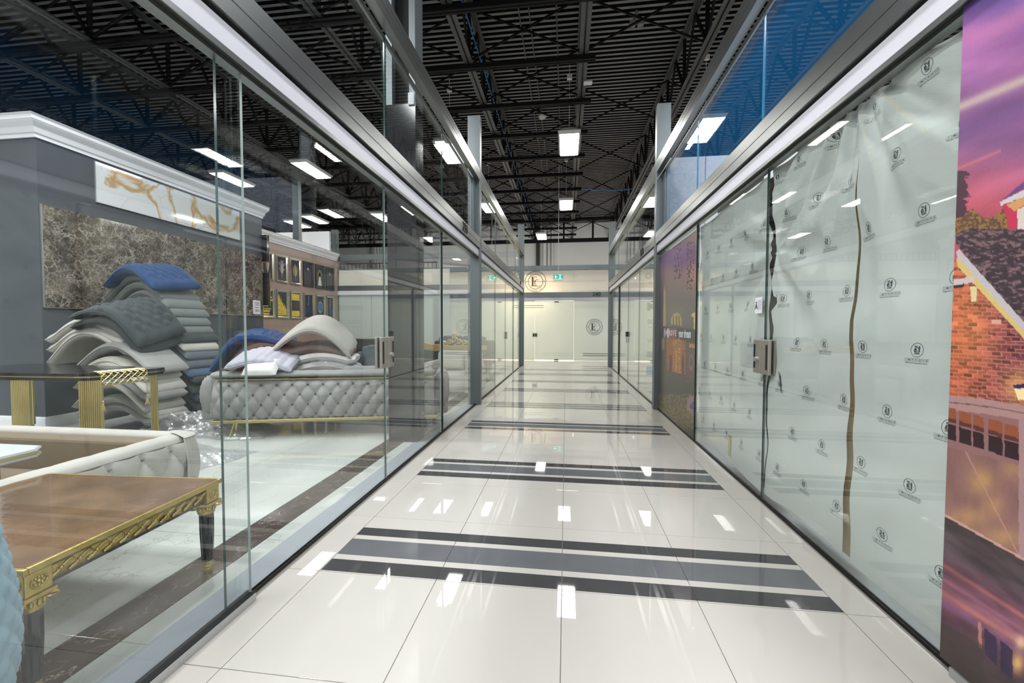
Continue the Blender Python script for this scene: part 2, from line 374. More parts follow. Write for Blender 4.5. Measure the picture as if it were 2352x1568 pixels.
for jx in JX:
    j = inst('joist', chord_me, ceiling, (jx, 0, 0))
    for k in range(-3, 13):
        y = Y0B+P_*k
        inst('strut', vert_me, j, (0, y, 0)); inst('strut', dg1, j, (0, y, 0)); inst('strut', dg2, j, (0, y, 0))
bar = MB(); bar.box(-19.6, .52, -.055, -.01, CZ-.1, CZ-.012); bar.box(-19.6, .52, .01, .055, CZ-.1, CZ-.012); bar.box(-19.6, .5, -.012, .012, CZ-.09, CZ-.02)
bar_me = bar.mesh('bridging_bar', M_jblack)
xb_ = MB(); L_ = 2.19
for sgn in (1, -1):
    za, zb = (CZ+.08, DZ-.12) if sgn > 0 else (DZ-.12, CZ+.08)
    q = .016; ll = math.hypot(L_, zb-za); nx, nz = -(zb-za)/ll*q, L_/ll*q
    xb_.prism([(-nx+.02, za-nz), (L_-nx-.02, zb-nz), (L_+nx-.02, zb+nz), (nx+.02, za+nz)], 'y', -.02*sgn, -.02*sgn+.03)
xb_me = xb_.mesh('cross_brace', M_jblack)
for k in range(-1, 13):
    y = Y0B+P_*k
    inst('bridging_bar', bar_me, ceiling, (0, y, 0))
    for i_, jx in enumerate(JX[:-1]):
        if jx < 0 or k % 2: inst('cross_brace', xb_me, ceiling, (jx, y, 0))
MB().tube([(-1.72, -5, 6.55), (-1.72, 25, 6.55)], .012, 6).obj('conduit', M_blue, ceiling)
for xx in (-.95, -.75, -.22):
    MB().tube([(xx, -5, 7.38), (xx, 25, 7.38)], .014, 6).obj('conduit', M_joist, ceiling)
MB().tube([(.5+.35*i, 16.2, 6.5-.1*math.sin(PI*i/8)) for i in range(9)], .022, 6).obj('cable', M_blue, ceiling)
MB().box(-19.6, 12, 23.6, 23.75, 6.0, 6.2).box(-19.6, 12, 23.6, 23.75, 7.2, 7.35).obj('girder', M_jblack, ceiling)
for i in range(20):
    MB().box(-19.4+1.6*i, -19.3+1.6*i, 23.62, 23.72, 6.2, 7.2).obj('strut', M_jblack, ceiling)

# ================================================================== OUTER WALLS
def wallbox(name, label, a, mat=M_conc):
    o = MB().box(*a).obj(name, mat); tag(o, label, kind='structure'); return o
wallbox('wall_far', 'light grey painted block wall closing the far end of the hall', (-20, 12, 25.6, 25.9, 0, 7.7))
wallbox('wall_left', 'light grey hall wall beyond the furniture shop', (-20.2, -20, -6, 26, 0, 7.7))
wallbox('wall_right', 'light grey hall wall beyond the papered shops', (12, 12.2, -6, 26, 0, 7.7))
wallbox('wall_back', 'grey hall wall behind the photographer', (-20, 12, -6.2, -6, 0, 7.7), M_conc)

# ================================================================== SHOPFRONTS
def vpane(x, y0, y1, z0, z1, parent, mat=None, edge=None, t=.012, name='glass_pane'):
    """pane in a plane x=const"""
    b = MB(); x0, x1 = x-t/2, x+t/2
    vs = [(a, c, d) for a in (x0, x1) for c in (y0, y1) for d in (z0, z1)]
    b.add(vs, [(0, 1, 3, 2), (4, 6, 7, 5)], 0); b.add(vs, [(0, 4, 5, 1), (2, 3, 7, 6), (0, 2, 6, 4), (1, 5, 7, 3)], 1)
    return b.obj(name, [mat or M_glassf, edge or M_edge], parent)
def hpane(y, x0, x1, z0, z1, parent, mat=None, edge=None, t=.012, name='glass_pane'):
    b = MB(); y0, y1 = y-t/2, y+t/2
    vs = [(a, c, d) for a in (x0, x1) for c in (y0, y1) for d in (z0, z1)]
    b.add(vs, [(0, 4, 5, 1), (2, 3, 7, 6)], 0); b.add(vs, [(0, 1, 3, 2), (4, 6, 7, 5), (0, 2, 6, 4), (1, 5, 7, 3)], 1)
    return b.obj(name, [mat or M_glass, edge or M_edge], parent)
POST_Z = 4.48; Y1, Y2 = 6.38, 13.15
def frontage(side, name, label):
    """side -1 = left, +1 = right. x measured outward from the corridor"""
    S_ = side; root = struct(name, label)
    X = lambda d: S_*(1.33+d) if S_ < 0 else 1.30+d      # d = depth behind the beam face
    def bx(b, d0, d1, *r): a, c = sorted((X(d0), X(d1))); return b.box(a, c, *r)
    segs = [(-1.0, Y1), (Y1+.12, Y2)]
    for yp in (Y1, Y2):
        b = MB(); bx(b, 0.0, .195, yp, yp+.12, 0, POST_Z)
        bx(b, .004, .17, yp-.006, yp, .02, POST_Z-.02); b.obj('post', M_post, root, bevel=.006)
    for (ya, yb) in segs:
        # lower beam: a box section with a shallow groove
        b = MB(); bx(b, 0, .1, ya, yb, 2.445, 2.515); bx(b, .004, .1, ya, yb, 2.515, 2.521); bx(b, 0, .1, ya, yb, 2.521, 2.61)
        b.obj('lower_beam', M_alu, root)
        b = MB(); bx(b, 0, .07, ya, yb, 3.485, 3.56); bx(b, .003, .07, ya, yb, 3.56, 3.566); bx(b, 0, .07, ya, yb, 3.566, 3.61); bx(b, .003, .07, ya, yb, 3.61, 3.616); bx(b, 0, .07, ya, yb, 3.616, 3.66)
        b.obj('upper_beam', M_alu, root)
        b = MB(); bx(b, .03, .09, ya, yb, 2.425, 2.447); b.obj('shadow_gap', M_black, root)
        b = MB(); bx(b, .02, .05, ya, yb, 2.325, 2.425); b.obj('fascia', M_fascia, root)
        b = MB(); bx(b, .016, .022, ya, yb, 2.306, 2.328); bx(b, .046, .094, ya, yb, 2.292, 2.309); b.obj('channel_lip', M_alu, root)
        b = MB(); bx(b, .022, .10, ya, yb, 2.31, 2.3245); b.obj('head_channel', M_channel, root)
        b = MB(); bx(b, .085, .1, ya, yb, 3.44, 3.485); b.obj('glazing_bead', M_alu, root)
    return root, X, bx
fl, XLf, bxl = frontage(-1, 'window_1', 'full height glass shopfront of the furniture store on the left')
fr, XRf, bxr = frontage(+1, 'window_2', 'full height glass shopfront of the papered shops on the right')
# ---- left glass
vpane(-1.385, -1.0, 1.647, .035, 2.31, fl, None, M_edgel)                       # near sliding panel
vpane(-1.415, 1.545, 3.11, .015, 2.31, fl)
vpane(-1.415, 4.66, Y1-.005, .015, 2.31, fl)
d1 = struct('door_1', 'clear glass shop door with square steel patch lock in the left shopfront')
vpane(-1.415, 3.122, 4.59, .015, 2.31, d1, None, M_edgel, name='door_pane')
MB().box(-1.425, -1.405, 4.615, 4.635, .01, 2.31).obj('door_seal', M_black, d1)
b = MB()
for (ya, yb) in ((-1.0, 1.65),): b.box(-1.41, -1.36, ya, yb, 0, .034)
b.obj('base_channel', M_rail, fl)
b = MB().box(-1.41, -1.365, -1.0, 1.66, .034, .037); b.obj('base_gasket', M_black, fl)
MB().box(-1.425, -1.405, 1.65, Y1, 0, .015).obj('base_channel', M_black, fl)
MB().box(-1.58, -1.43, -1.0, Y1, -.001, .004).obj('threshold', pm('thresh', (150, 158, 166), .4), fl)
def patch_lock(parent, x, y, z, s, flip=1):
    """square stainless lock case clamped over the meeting edge of two panes"""
    for sx in (1, -1):
        t0, t1 = sorted((x+sx*.007, x+sx*.03))
        b = MB(); b.box(t0, t1, y-.115, y-.006, z-.12, z+.12); b.box(t0, t1, y+.006, y+.115, z-.12, z+.12)
        b.obj('lock_case', M_steel, parent, bevel=.006)
        if sx*s > 0:
            for dy in (-.09, .09):
                a0, a1 = sorted((x+sx*.0301, x+sx*.034)); MB().box(a0, a1, y+dy-.008, y+dy+.008, z-.085, z+.085).obj('lock_slot', M_black, parent)
            MB().tube([(x+sx*.03, y+.045, z-.02), (x+sx*.05, y+.045, z-.02)], .017, 12).obj('lock_cylinder', M_rail, parent)
patch_lock(d1, -1.415, 3.116, 1.02, 1)
# head clips
for yy in (1.95, 2.6, 3.6, 5.1):
    MB().box(-1.388, -1.376, yy, yy+.24, 2.33, 2.345).obj('head_clip', M_rail, fl)
# left upper glass
for ya, yb in ((-1.0, 1.62), (1.63, 3.14), (3.15, 4.655), (4.665, 6.2)):
    vpane(-1.415, ya, yb, 2.61, 3.47, fl, M_glassf, M_edge)
MB().box(-1.45, -1.40, 6.2, Y1, 2.61, 3.485).obj('jamb', M_post, fl)
# far segment, left
for ya, yb in ((6.6, 8.25), (8.26, 9.7)): vpane(-1.415, ya, yb, .015, 2.31, fl)
vpane(-1.415, 11.2, 13.1, .015, 2.31, fl)
d2 = struct('door_2', 'glass shop door with slim lock farther along the left shopfront')
vpane(-1.415, 9.71, 11.1, .015, 2.31, d2, name='door_pane')
MB().box(-1.425, -1.405, 11.11, 11.17, .01, 2.31).obj('door_seal', M_black, d2)
MB().box(-1.405, -1.38, 9.66, 9.76, .95, 1.12).obj('lock_case', M_steel, d2, bevel=.005)
MB().box(-1.425, -1.405, 6.5, Y2, 0, .015).obj('base_channel', M_black, fl)
for ya, yb in ((6.55, 8.3), (8.31, 10.0), (10.01, 11.6), (11.61, 13.1)): vpane(-1.415, ya, yb, 2.61, 3.47, fl, M_glassf)
for yy in (9.0, 10.0, 11.3): MB().box(-1.388, -1.376, yy, yy+.24, 2.33, 2.345).obj('head_clip', M_rail, fl)
# ---- right glass
RX = 1.378
vpane(1.352, -1.0, 1.64, .035, 2.31, fr)                        # in front of the near mural
vpane(RX, 1.60, 3.09, .015, 2.31, fr)
d3 = struct('door_3', 'papered glass shop door with square steel patch lock in the right shopfront')
vpane(RX, 3.102, 4.62, .015, 2.31, d3, name='door_pane')
patch_lock(d3, RX, 3.10, 1.015, -1)
vpane(RX, 4.66, Y1-.005, .015, 2.31, fr)
MB().box(RX-.012, RX+.012, 4.63, 4.652, .01, 2.31).obj('door_seal', M_black, d3)
MB().box(1.335, 1.385, -1.0, 1.60, 0, .034).obj('base_channel', M_rail, fr)
MB().box(RX-.01, RX+.01, 1.6, Y1, 0, .015).obj('base_channel', M_black, fr)
MB().box(RX+.012, RX+.5, -1.0, Y1, .0005, .005).obj('threshold', pm('sill_grey', (120, 126, 126), .4), fr)
for yy in (1.8, 2.9, 4.3): MB().box(1.358, 1.366, yy, yy+.24, 2.325, 2.345).obj('head_clip', M_rail, fr)
for ya, yb in ((-1.0, 1.74), (1.75, 3.25), (3.262, 4.76), (4.772, 6.2)):
    vpane(1.40, ya, yb, 2.61, 3.47, fr, M_glassb, M_edgeb)
MB().box(1.385, 1.43, 6.2, Y1, 2.61, 3.485).obj('jamb', M_post, fr)
for ya, yb in ((6.6, 8.15), (8.16, 9.55)): vpane(RX, ya, yb, .015, 2.31, fr)
d4 = struct('door_4', 'glass shop door with black lock box farther along the right shopfront')
vpane(RX, 9.56, 11.0, .015, 2.31, d4, name='door_pane')
MB().box(RX-.02, RX+.02, 11.03, 11.12, .01, 2.31).obj('door_seal', M_black, d4)
MB().box(RX-.045, RX-.007, 9.5, 9.66, 1.02, 1.13).obj('lock_case', M_black, d4, bevel=.005)
MB().tube([(RX-.03, 9.58, 1.02), (RX-.03, 9.58, .88)], .012, 8).obj('lock_cylinder', M_rail, d4)
vpane(RX, 11.3, 13.1, .015, 2.31, fr)
MB().box(RX-.01, RX+.01, 6.5, Y2, 0, .015).obj('base_channel', M_black, fr)
for ya, yb in ((6.55, 8.3), (8.31, 10.0), (10.01, 11.6), (11.61, 13.1)): vpane(1.40, ya, yb, 2.61, 3.47, fr, M_glassf)
# unit numbers
def number(txt, face, at, u, z, s, parent):
    v, f = text_mesh(txt, s, .004, .002); MB().add(onwall(v, face, at, u, z), f).obj('unit_number', M_black, parent)
number('239', 'x+', -1.324, 5.42, 2.525, .17, fl)
number('238', 'x-', 1.294, 7.5, 2.525, .17, fr)
number('237', 'x+', -1.324, 12.2, 2.525, .17, fl)

# ---- end glass of both shops (towards the cross corridor)
we = struct('window_3', 'end shopfront of the furniture store with white upper panel and frosted lower panes')
MB().box(-7.66, -1.5, 13.17, 13.25, 2.445, 2.61).box(-7.66, -1.5, 13.17, 13.25, 3.465, 3.64).obj('beam', M_post, we)
MB().box(-7.82, -7.62, 13.15, 13.27, 0, POST_Z).obj('post', M_post, we)
MB().box(-7.62, -1.5, 13.16, 13.19, 2.30, 2.43).obj('fascia', M_fascia, we)
hpane(13.21, -7.6, -3.75, 2.61, 3.13, we, M_frostp, name='white_panel')
for xa, xb in ((-7.6, -6.45), (-6.44, -5.2), (-5.19, -3.75)): hpane(13.21, xa, xb, .02, 2.3, we, M_frost, name='frosted_pane')
for xa, xb in ((-3.73, -2.7), (-2.69, -1.5)): hpane(13.21, xa, xb, .02, 2.3, we); hpane(13.21, xa, xb, 2.61, 3.46, we)
we2 = struct('window_4', 'clear end shopfront of the right hand shop beside the cross corridor')
MB().box(1.5, 8, 13.17, 13.25, 2.445, 2.61).box(1.5, 8, 13.17, 13.25, 3.465, 3.64).obj('beam', M_post, we2)
MB().box(1.5, 8, 13.16, 13.19, 2.30, 2.43).obj('fascia', M_fascia, we2)
for xa, xb in ((1.5, 3.1), (3.11, 4.7), (4.71, 8)): hpane(13.21, xa, xb, .02, 2.3, we2)

# ---- back frontage, unit 240
YB = 15.47
bf = struct('window_5', 'office front facing down the corridor with frosted glass and lit white header panel')
for (za, zb) in ((2.335, 2.52), (3.335, 3.505)):
    MB().box(-12, 9, YB-.04, YB+.08, za, zb).obj('beam', M_post, bf)
MB().box(-12, 9, YB-.015, YB+.03, 2.215, 2.335).obj('fascia', M_fascia, bf)
for xa, xb in ((-12, -8.8), (-8.79, -5.6), (-5.59, -3.2), (-3.19, .28), (.29, 3.4), (3.41, 6.2), (6.21, 9)):
    hpane(YB+.02, xa, xb, 2.93, 3.335, bf, M_frostp, name='header_panel')
    hpane(YB+.02, xa, xb, 2.52, 2.922, bf, M_frostp, name='header_panel')
for xa, xb in ((-12, -9.6), (-9.59, -7.2), (-7.19, -4.8), (-4.79, -2.6), (-2.59, -1.155), (.29, 1.9), (1.91, 3.5), (3.51, 5.3), (5.31, 9)):
    hpane(YB, xa, xb, .01, 2.215, bf, M_frost, name='frosted_pane')
d5 = struct('door_5', 'frosted glass door with small square lock in the office front')
hpane(YB, -1.145, .28, .03, 2.2, d5, M_frost, name='door_pane')
MB().box(-1.24, -1.05, YB-.03, YB-.006, .87, 1.02).obj('lock_case', M_steel, d5, bevel=.005)
MB().box(-1.21, -1.16, YB-.034, YB-.03, .9, .99).box(-1.13, -1.08, YB-.034, YB-.03, .9, .99).obj('lock_slot', M_black, d5)
MB().box(-.43, -.27, YB-.02, YB-.006, 2.15, 2.19).box(-.43, -.27, YB-.02, YB-.006, .01, .05).obj('hinge', M_channel, d5)
M_line = pm('dark_line', (60, 74, 76), .4); M_linel = pm('pale_line', (190, 200, 194), .4)
b = MB()
for z in (.19, .26): b.box(.62, 1.75, YB-.0085, YB-.0065, z, z+.02)
for z in (1.955, 2.03): b.box(-1.9, -.83, YB-.0085, YB-.0065, z, z+.015)
b.obj('pinstripe', M_line, bf)
b = MB()
for z in (.19, .26): b.box(-.85, .25, YB-.0082, YB-.0062, z, z+.012)
for z in (1.96, 2.03): b.box(.3, 1.75, YB-.0082, YB-.0062, z, z+.012)
b.obj('pinstripe', M_linel, bf)
number('240', 'y-', YB-.05, 1.10, 2.43, .2, bf)
wallbox('wall_office', 'pale inner wall of the lit office behind the frosted front', (-12, 9, 19.4, 19.5, 0, 3.3), M_white)

# round logos
M_gl = pm('bronze_letter', (110, 76, 34), .35, .6); M_dk = pm('vinyl_dark', (34, 44, 46), .5)
def ring(b, cx, cz, r, w_, y0, y1, n=64, mi=0):
    vs = []
    for rr in (r-w_/2, r+w_/2):
        for y in (y0, y1):
            vs += [(cx+rr*math.cos(2*PI*k/n), y, cz+rr*math.sin(2*PI*k/n)) for k in range(n)]
    fs = []
    for (a, c) in ((0, 1), (1, 3), (3, 2), (2, 0)):
        fs += [(a*n+k, a*n+(k+1) % n, c*n+(k+1) % n, c*n+k) for k in range(n)]
    b.add(vs, fs, mi)
def poly(b, pts, cx, cz, s, y0, y1, mi=0): b.prism([(cx+s*x, cz+s*z) for x, z in pts], 'y', y0, y1, mi)
def arc_text(b, txt, cx, cz, r, s, top, y, span):
    n = len(txt)
    for i, ch in enumerate(txt):
        t = (i-(n-1)/2)/(n-1)*span
        a = PI/2-t if top else -PI/2+t
        v, f = text_mesh(ch, s, .001)
        rot = a-PI/2 if top else a+PI/2
        px, pz = cx+r*math.cos(a), cz+r*math.sin(a); c_, s_ = math.cos(rot), math.sin(rot)
        b.add([(px+x*c_-yy*s_, y-z, pz+x*s_+yy*c_) for x, yy, z in v], f)
def round_logo(cx, cz, R, y, matE, mat, name, label):
    root = tag(empty(name, (0, 0, 0)), label, 'sign', 'round office signs')
    b = MB(); ring(b, cx, cz, R, R*.045, y-.008, y); ring(b, cx, cz, R*.7, R*.045, y-.008, y)
    for s in (-1, 1): b.sphere((cx+s*R*.85, y-.003, cz), R*.045, .005, R*.045)
    b.obj('rings', mat, root)
    b = MB(); k = R
    E_ = [(-.40, .46), (.10, .46), (.11, .28), (.085, .28), (.04, .41), (-.17, .41), (-.17, .07), (-.08, .07), (-.05, .14), (-.03, .14), (-.03, -.06), (-.05, -.06), (-.08, .02), (-.17, .02), (-.17, -.38), (.06, -.38), (.14, -.24), (.165, -.24), (.13, -.44), (-.42, -.44), (-.42, -.41), (-.35, -.38), (-.35, .41), (-.40, .43)]
    # E built from bars so every face stays convex
    for (x0, x1, z0, z1) in ((-.35, -.20, -.44, .46), (-.42, .10, .42, .46), (-.42, .13, -.44, -.39), (-.2, -.04, .03, .065), (.075, .10, .28, .43), (.11, .14, -.42, -.24), (-.05, -.03, -.04, .14)):
        b.box(cx+k*x0, cx+k*x1, y-.012, y-.001, cz+k*z0, cz+k*z1)
    b.obj('letter', matE, root)
    b = MB(); vs = []; n = 26
    for i in range(n+1):
        a = math.radians(55+ (330-55)*i/n); wd = .012+.045*math.sin(PI*min(1, max(0, (i/n-.05)/.75)))**2+ (.02 if i > n-6 else 0)
        cx2, cz2 = cx+k*.20, cz-k*.16; r1, r2 = k*(.34-wd), k*(.34+wd*.4)
        sx = .80
        vs += [(cx2+sx*r1*math.cos(a)*1.05, y-.014, cz2+r1*math.sin(a)*1.1), (cx2+sx*r2*math.cos(a)*1.05, y-.014, cz2+r2*math.sin(a)*1.1),
               (cx2+sx*r1*math.cos(a)*1.05, y-.002, cz2+r1*math.sin(a)*1.1), (cx2+sx*r2*math.cos(a)*1.05, y-.002, cz2+r2*math.sin(a)*1.1)]
    b.add(vs, [q for i in range(n) for q in ((4*i, 4*i+1, 4*i+5, 4*i+4), (4*i+1, 4*i+3, 4*i+7, 4*i+5), (4*i+2, 4*i, 4*i+4, 4*i+6))])
    b.obj('letter', mat, root)
    b = MB(); arc_text(b, 'EXPRESS', cx, cz, R*.85, R*.2, True, y-.001, 1.25); arc_text(b, 'FINANCIAL', cx, cz, R*.86, R*.22, False, y-.001, 1.45)
    b.obj('lettering', mat, root, kind='stuff')
    return root
round_logo(-1.13, 2.925, .385, YB+.005, M_gl, pm('bronze_ring', (70, 58, 40), .4, .3), 'round_logo_sign', 'large round bronze logo sign on the lit header panel')
round_logo(1.03, 1.245, .285, YB-.007, M_dk, M_dk, 'round_logo_decal', 'smaller dark round logo decal on the frosted office glass')

# exit sign
ex = tag(empty('exit_sign', (0, 0, 0)), 'green running man exit sign with left arrow hanging before the office front', 'sign')
EX, EY, EZ = -.27, 14.3, 2.94
MB().box(EX-.165, EX+.165, EY-.02, EY+.02, EZ-.105, EZ+.105).obj('sign_case', pm('exit_case', (150, 156, 156), .4), ex, bevel=.004)
MB().box(EX-.15, EX+.15, EY-.023, EY-.0201, EZ-.088, EZ+.088).obj('sign_face', pm('exit_face', (190, 240, 230), .4, emit=((120, 225, 205), .9)), ex)
gm = pm('exit_green', (0, 140, 110), .4, emit=((0, 130, 100), .5))
MB().box(EX-.145, EX+.02, EY-.025, EY-.0231, EZ-.06, EZ+.075).box(EX+.10, EX+.145, EY-.025, EY-.0231, EZ-.06, EZ+.075).obj('green_field', gm, ex)
wm = pm('exit_white', (235, 255, 250), .4, emit=((225, 255, 245), 1.0))
b = MB().box(EX-.10, EX-.01, EY-.027, EY-.0251, EZ-.008, EZ+.014)
b.prism([(EX-.13, EZ+.003), (EX-.085, EZ+.05), (EX-.06, EZ+.05), (EX-.10, EZ+.003), (EX-.06, EZ-.044), (EX-.085, EZ-.044)], 'y', EY-.027, EY-.0251); b.obj('arrow', wm, ex)
b = MB(); b.sphere((EX+.055, EY-.025, EZ+.055), .012, .003, .012)
for p0, p1 in (((.05, .04), (.045, .0)), ((.045, .0), (.075, -.03)), ((.045, .0), (.03, -.045)), ((.05, .035), (.085, .02)), ((.05, .035), (.025, .01))):
    b.tube([(EX+p0[0], EY-.025, EZ+p0[1]), (EX+p1[0], EY-.025, EZ+p1[1])], .006, 6)
b.obj('running_figure', gm, ex)
MB().tube([(EX+.005, EY, EZ+.105), (EX+.005, EY, DZ)], .008, 8).obj('hanger_rod', M_house, ex)
MB().box(EX-.06, EX+.07, EY-.03, EY+.03, EZ+.106, EZ+.125).obj('canopy', M_house, ex)

# ================================================================== HIGH BAY LAMPS
def lamp(x, y, label, L_=1.2, z=LAMP_Z, wd=.44):
    o = tag(empty('high_bay_lamp', (x, y, z)), label, 'ceiling lamp', 'high bay lamps hanging from the joists')
    b = MB(); a, c = wd/2, L_/2
    prof = [(a, c, 0), (a+.03, c+.03, .05), (a+.04, c+.04, .07), (a-.02, c-.02, .12), (a-.08, c-.05, .15)]
    vs = [];
    for (p_, q_, h) in prof: vs += [(-p_, -q_, h), (p_, -q_, h), (p_, q_, h), (-p_, q_, h)]
    fs = [(4*i+k, 4*i+(k+1) % 4, 4*i+4+(k+1) % 4, 4*i+4+k) for i in range(4) for k in range(4)]+[(16, 17, 18, 19)]
    b.add(vs, fs); b.obj('housing', M_house, o)
    MB().add([(-a+.01, -c+.01, .004), (-a+.01, c-.01, .004), (a-.01, c-.01, .004), (a-.01, -c+.01, .004)], [(0, 1, 2, 3)]).obj('lens', M_lens, o)
    b = MB()
    for i in range(4): xx = -a+.05+i*(wd-.1)/3; b.box(xx-.006, xx+.006, -c+.01, c-.01, -.012, 0)
    for i in range(9): yy = -c+.02+i*(L_-.04)/8; b.box(-a+.01, a-.01, yy-.003, yy+.003, -.01, 0)
    b.obj('wire_guard', M_house, o)
    b = MB().tube([(0, -.3, .15), (0, 0, .45), (0, .3, .15)], .005, 5); b.tube([(0, 0, .45), (0, 0, DZ-z-.3)], .006, 5); b.obj('hanger_cable', M_house, o)
    MB().box(-.06, .06, -.04, .04, DZ-z-.34, DZ-z-.24).box(-.005, .005, -.005, .005, DZ-z-.24, DZ-z).obj('junction_box', M_house, o)
    return o
for x, y, l in ((.05, 10.25, 'large bright lamp hanging over the middle of the corridor, nearest of its row'),
                (-.02, 15.2, 'second lamp over the corridor centre, behind the nearest one'),
                (-1.2, 20.3, 'small distant lamp hanging just above the round logo sign'),
                (-2.95, 10.4, 'lamp seen through the left upper glass beside the first post'),
                (3.05, 9.9, 'lamp seen through the blue upper glass above the right shop'),
                (-2.85, 15.2, 'lamp in the left upper glass between the two left posts'),
                (2.95, 15.2, 'lamp between the two posts above the right shop, upper one'),
                (3.9, 20.3, 'far lamp low between the two right posts'),
                (-4.7, 10.7, 'lamp over the store hidden behind the black steel column'),
                (-4.6, 15.2, 'lamp over the store just beyond the black steel column'),
                (-7.1, 11.0, 'lamp over the furniture store left of the pale steel post'),
                (-9.9, 11.4, 'lamp beyond the crown moulding, farthest left in the store'),
                (-7.3, 16.0, 'lamp high above the white panel at the rear of the store'),
                (-10.2, 16.0, 'right one of the lamp pair low over the crown moulding end'),
                (-11.4, 16.6, 'left one of the lamp pair low over the crown moulding end'),
                (-8.2, 21.5, 'small lamp seen through glass low beside the steel column'),
                (6.2, 9.9, 'lamp hidden behind the right hand blue glass'),
                (6.2, 15.2, 'lamp over the far right units beyond the posts')):
    lamp(x, y, l)
# small ceiling fittings
se = tag(empty('motion_sensor', (.42, 8.9, CZ-.0)), 'white rounded box fixed under the middle joist near the first lamp', 'sensor')
MB().box(-.09, .09, -.06, .06, -.05, -.002).obj('sensor_body', M_house, se, bevel=.02)
for i, (x, y, l) in enumerate(((-.72, 12.3, 'small white dome detector on the deck left of the first lamp'), (-.55, 17.0, 'small white dome detector on the deck above the second lamp'))):
    o = tag(empty('smoke_detector', (x, y, 7.36)), l, 'detector'); MB().lathe([(.12, 0), (.12, -.03), (.08, -.07), (.02, -.085)]).obj('detector_body', M_house, o, smooth=True); MB().box(-.02, .02, -.02, .02, 0, .14).obj('mount', M_house, o)
for (x, y, l) in ((1.35, 8.7, 'twin emergency lamp heads on the dark deck right of the middle joist'),):
    o = tag(empty('emergency_lamp', (x, y, 7.3)), l, 'emergency lamp'); MB().lathe([(.07, 0), (.07, .05)]).obj('base', M_deck, o); MB().box(-.14, -.02, -.05, .05, -.1, .0).box(.02, .14, -.05, .05, -.1, 0).obj('lamp_head', M_deck, o, bevel=.01); MB().box(-.02, .02, -.02, .02, 0, .2).obj('mount', M_deck, o)

# ================================================================== LEFT STORE: walls
XW = -6.147
wa = struct('wall_accent', 'charcoal feature wall with white crown moulding in the furniture store')
MB().box(-7.8, XW, 4.17, 7.80, 0, 3.46).obj('wall_panel', M_wallg, wa)
crown_prof = [(0, 3.42), (.02, 3.42), (.02, 3.46), (.035, 3.47), (.05, 3.53), (.085, 3.575), (.10, 3.60), (.10, 3.64), (.12, 3.66), (0, 3.66)]
def moulding(prof, path, parent, name, mat):
    """profile (out, z) swept along path [(x,y,nx,ny)] with mitred offsets"""
    b = MB(); n = len(prof); vs = []
    for (x, y, nx, ny) in path: vs += [(x+nx*o, y+ny*o, z) for o, z in prof]
    fs = [(i*n+k, i*n+(k+1) % n, (i+1)*n+(k+1) % n, (i+1)*n+k) for i in range(len(path)-1) for k in range(n)]
    b.add(vs, fs+[tuple(range(n)), tuple(range((len(path)-1)*n, len(path)*n))[::-1]]); return b.obj(name, mat, parent)
cpath = [(-7.8, 4.17, 0, -1), (XW, 4.17, 1, -1), (XW, 7.80, 1, 1), (-7.8, 7.80, 0, 1)]
moulding([(o-.0, z) for o, z in crown_prof], cpath, wa, 'crown_moulding', M_crown)
MB().box(-7.8, XW-.005, 4.18, 7.79, 3.46, 3.655).obj('crown_top', M_crown, wa)
bpath = [(-7.8, 4.17, 0, -1), (XW, 4.17, 1, -1), (XW, 7.80, 1, 1)]
moulding([(0, 0), (.016, 0), (.016, .095), (.013, .105), (.013, .12), (.008, .128), (.008, .135), (0, .14)], bpath, wa, 'baseboard', M_white)
MB().box(-6.96, -6.83, 4.10, 4.169, 0, 2.62).obj('door_casing', M_white, wa)
sb = MB().box(XW+.001, XW+.018, 4.19, 7.78, 1.45, 2.655).obj('brown_marble_slab', M_slabb); tag(sb, 'long brown veined marble slab mounted on the charcoal wall', 'marble slab')
MB().box(XW+.001, XW+.022, 4.182, 4.19, 1.445, 2.66).box(XW+.001, XW+.022, 4.19, 7.79, 1.44, 1.448).obj('edge_trim', M_rail, sb)
sw = MB().box(XW+.001, XW+.018, 4.775, 7.20, 2.857, 3.385).obj('white_marble_slab', M_slabw); tag(sw, 'white marble slab with ochre veins high on the charcoal wall', 'marble slab')
MB().box(XW+.001, XW+.021, 4.768, 4.775, 2.85, 3.39).obj('edge_trim', M_rail, sw)
nt = MB().box(XW+.018, XW+.020, 7.50, 7.70, 1.475, 1.75).obj('paper_notice', M_white); tag(nt, 'white paper notice with red and black lines taped to the brown slab', 'notice')
b1, b2 = MB(), MB()
for k, (zz, t_, s_) in enumerate(((1.705, 'PLEASE', 0), (1.68, 'DO NOT TOUCH', 0), (1.655, 'THE MARBLE', 0), (1.61, '500 x 120 cm', 1), (1.56, 'DISPLAY ONLY', 1), (1.535, 'ask for sale', 1))):
    b_ = (b1, b2)[s_]; b_.box(XW+.0201, XW+.0206, 7.535+.01*(k % 3), 7.665-.008*(k % 2), zz-.005, zz+.005)
b1.obj('printed_lines', pm('red_ink', (150, 70, 84), .6), nt); b2.obj('printed_lines', pm('black_ink', (50, 56, 66), .6), nt)

XM = -7.605
wm_ = struct('wall_mauve', 'mauve side wall with crown moulding and gilt framed pictures at the rear of the store')
MB().box(XM-.2, XM, 7.8, 13.14, 0, 3.5).obj('wall_panel', M_mauve, wm_)
moulding([(o, z) for o, z in crown_prof], [(XM, 7.93, 1, 0), (XM, 13.10, 1, 0)], wm_, 'crown_moulding', M_crown)
MB().box(XM-.19, XM-.001, 7.8, 13.1, 3.5, 3.655).obj('crown_top', M_crown, wm_)
MB().box(-14, XM-.2, 13.0, 13.1, 0, 4.4).obj('rear_partition', M_white, wm_)
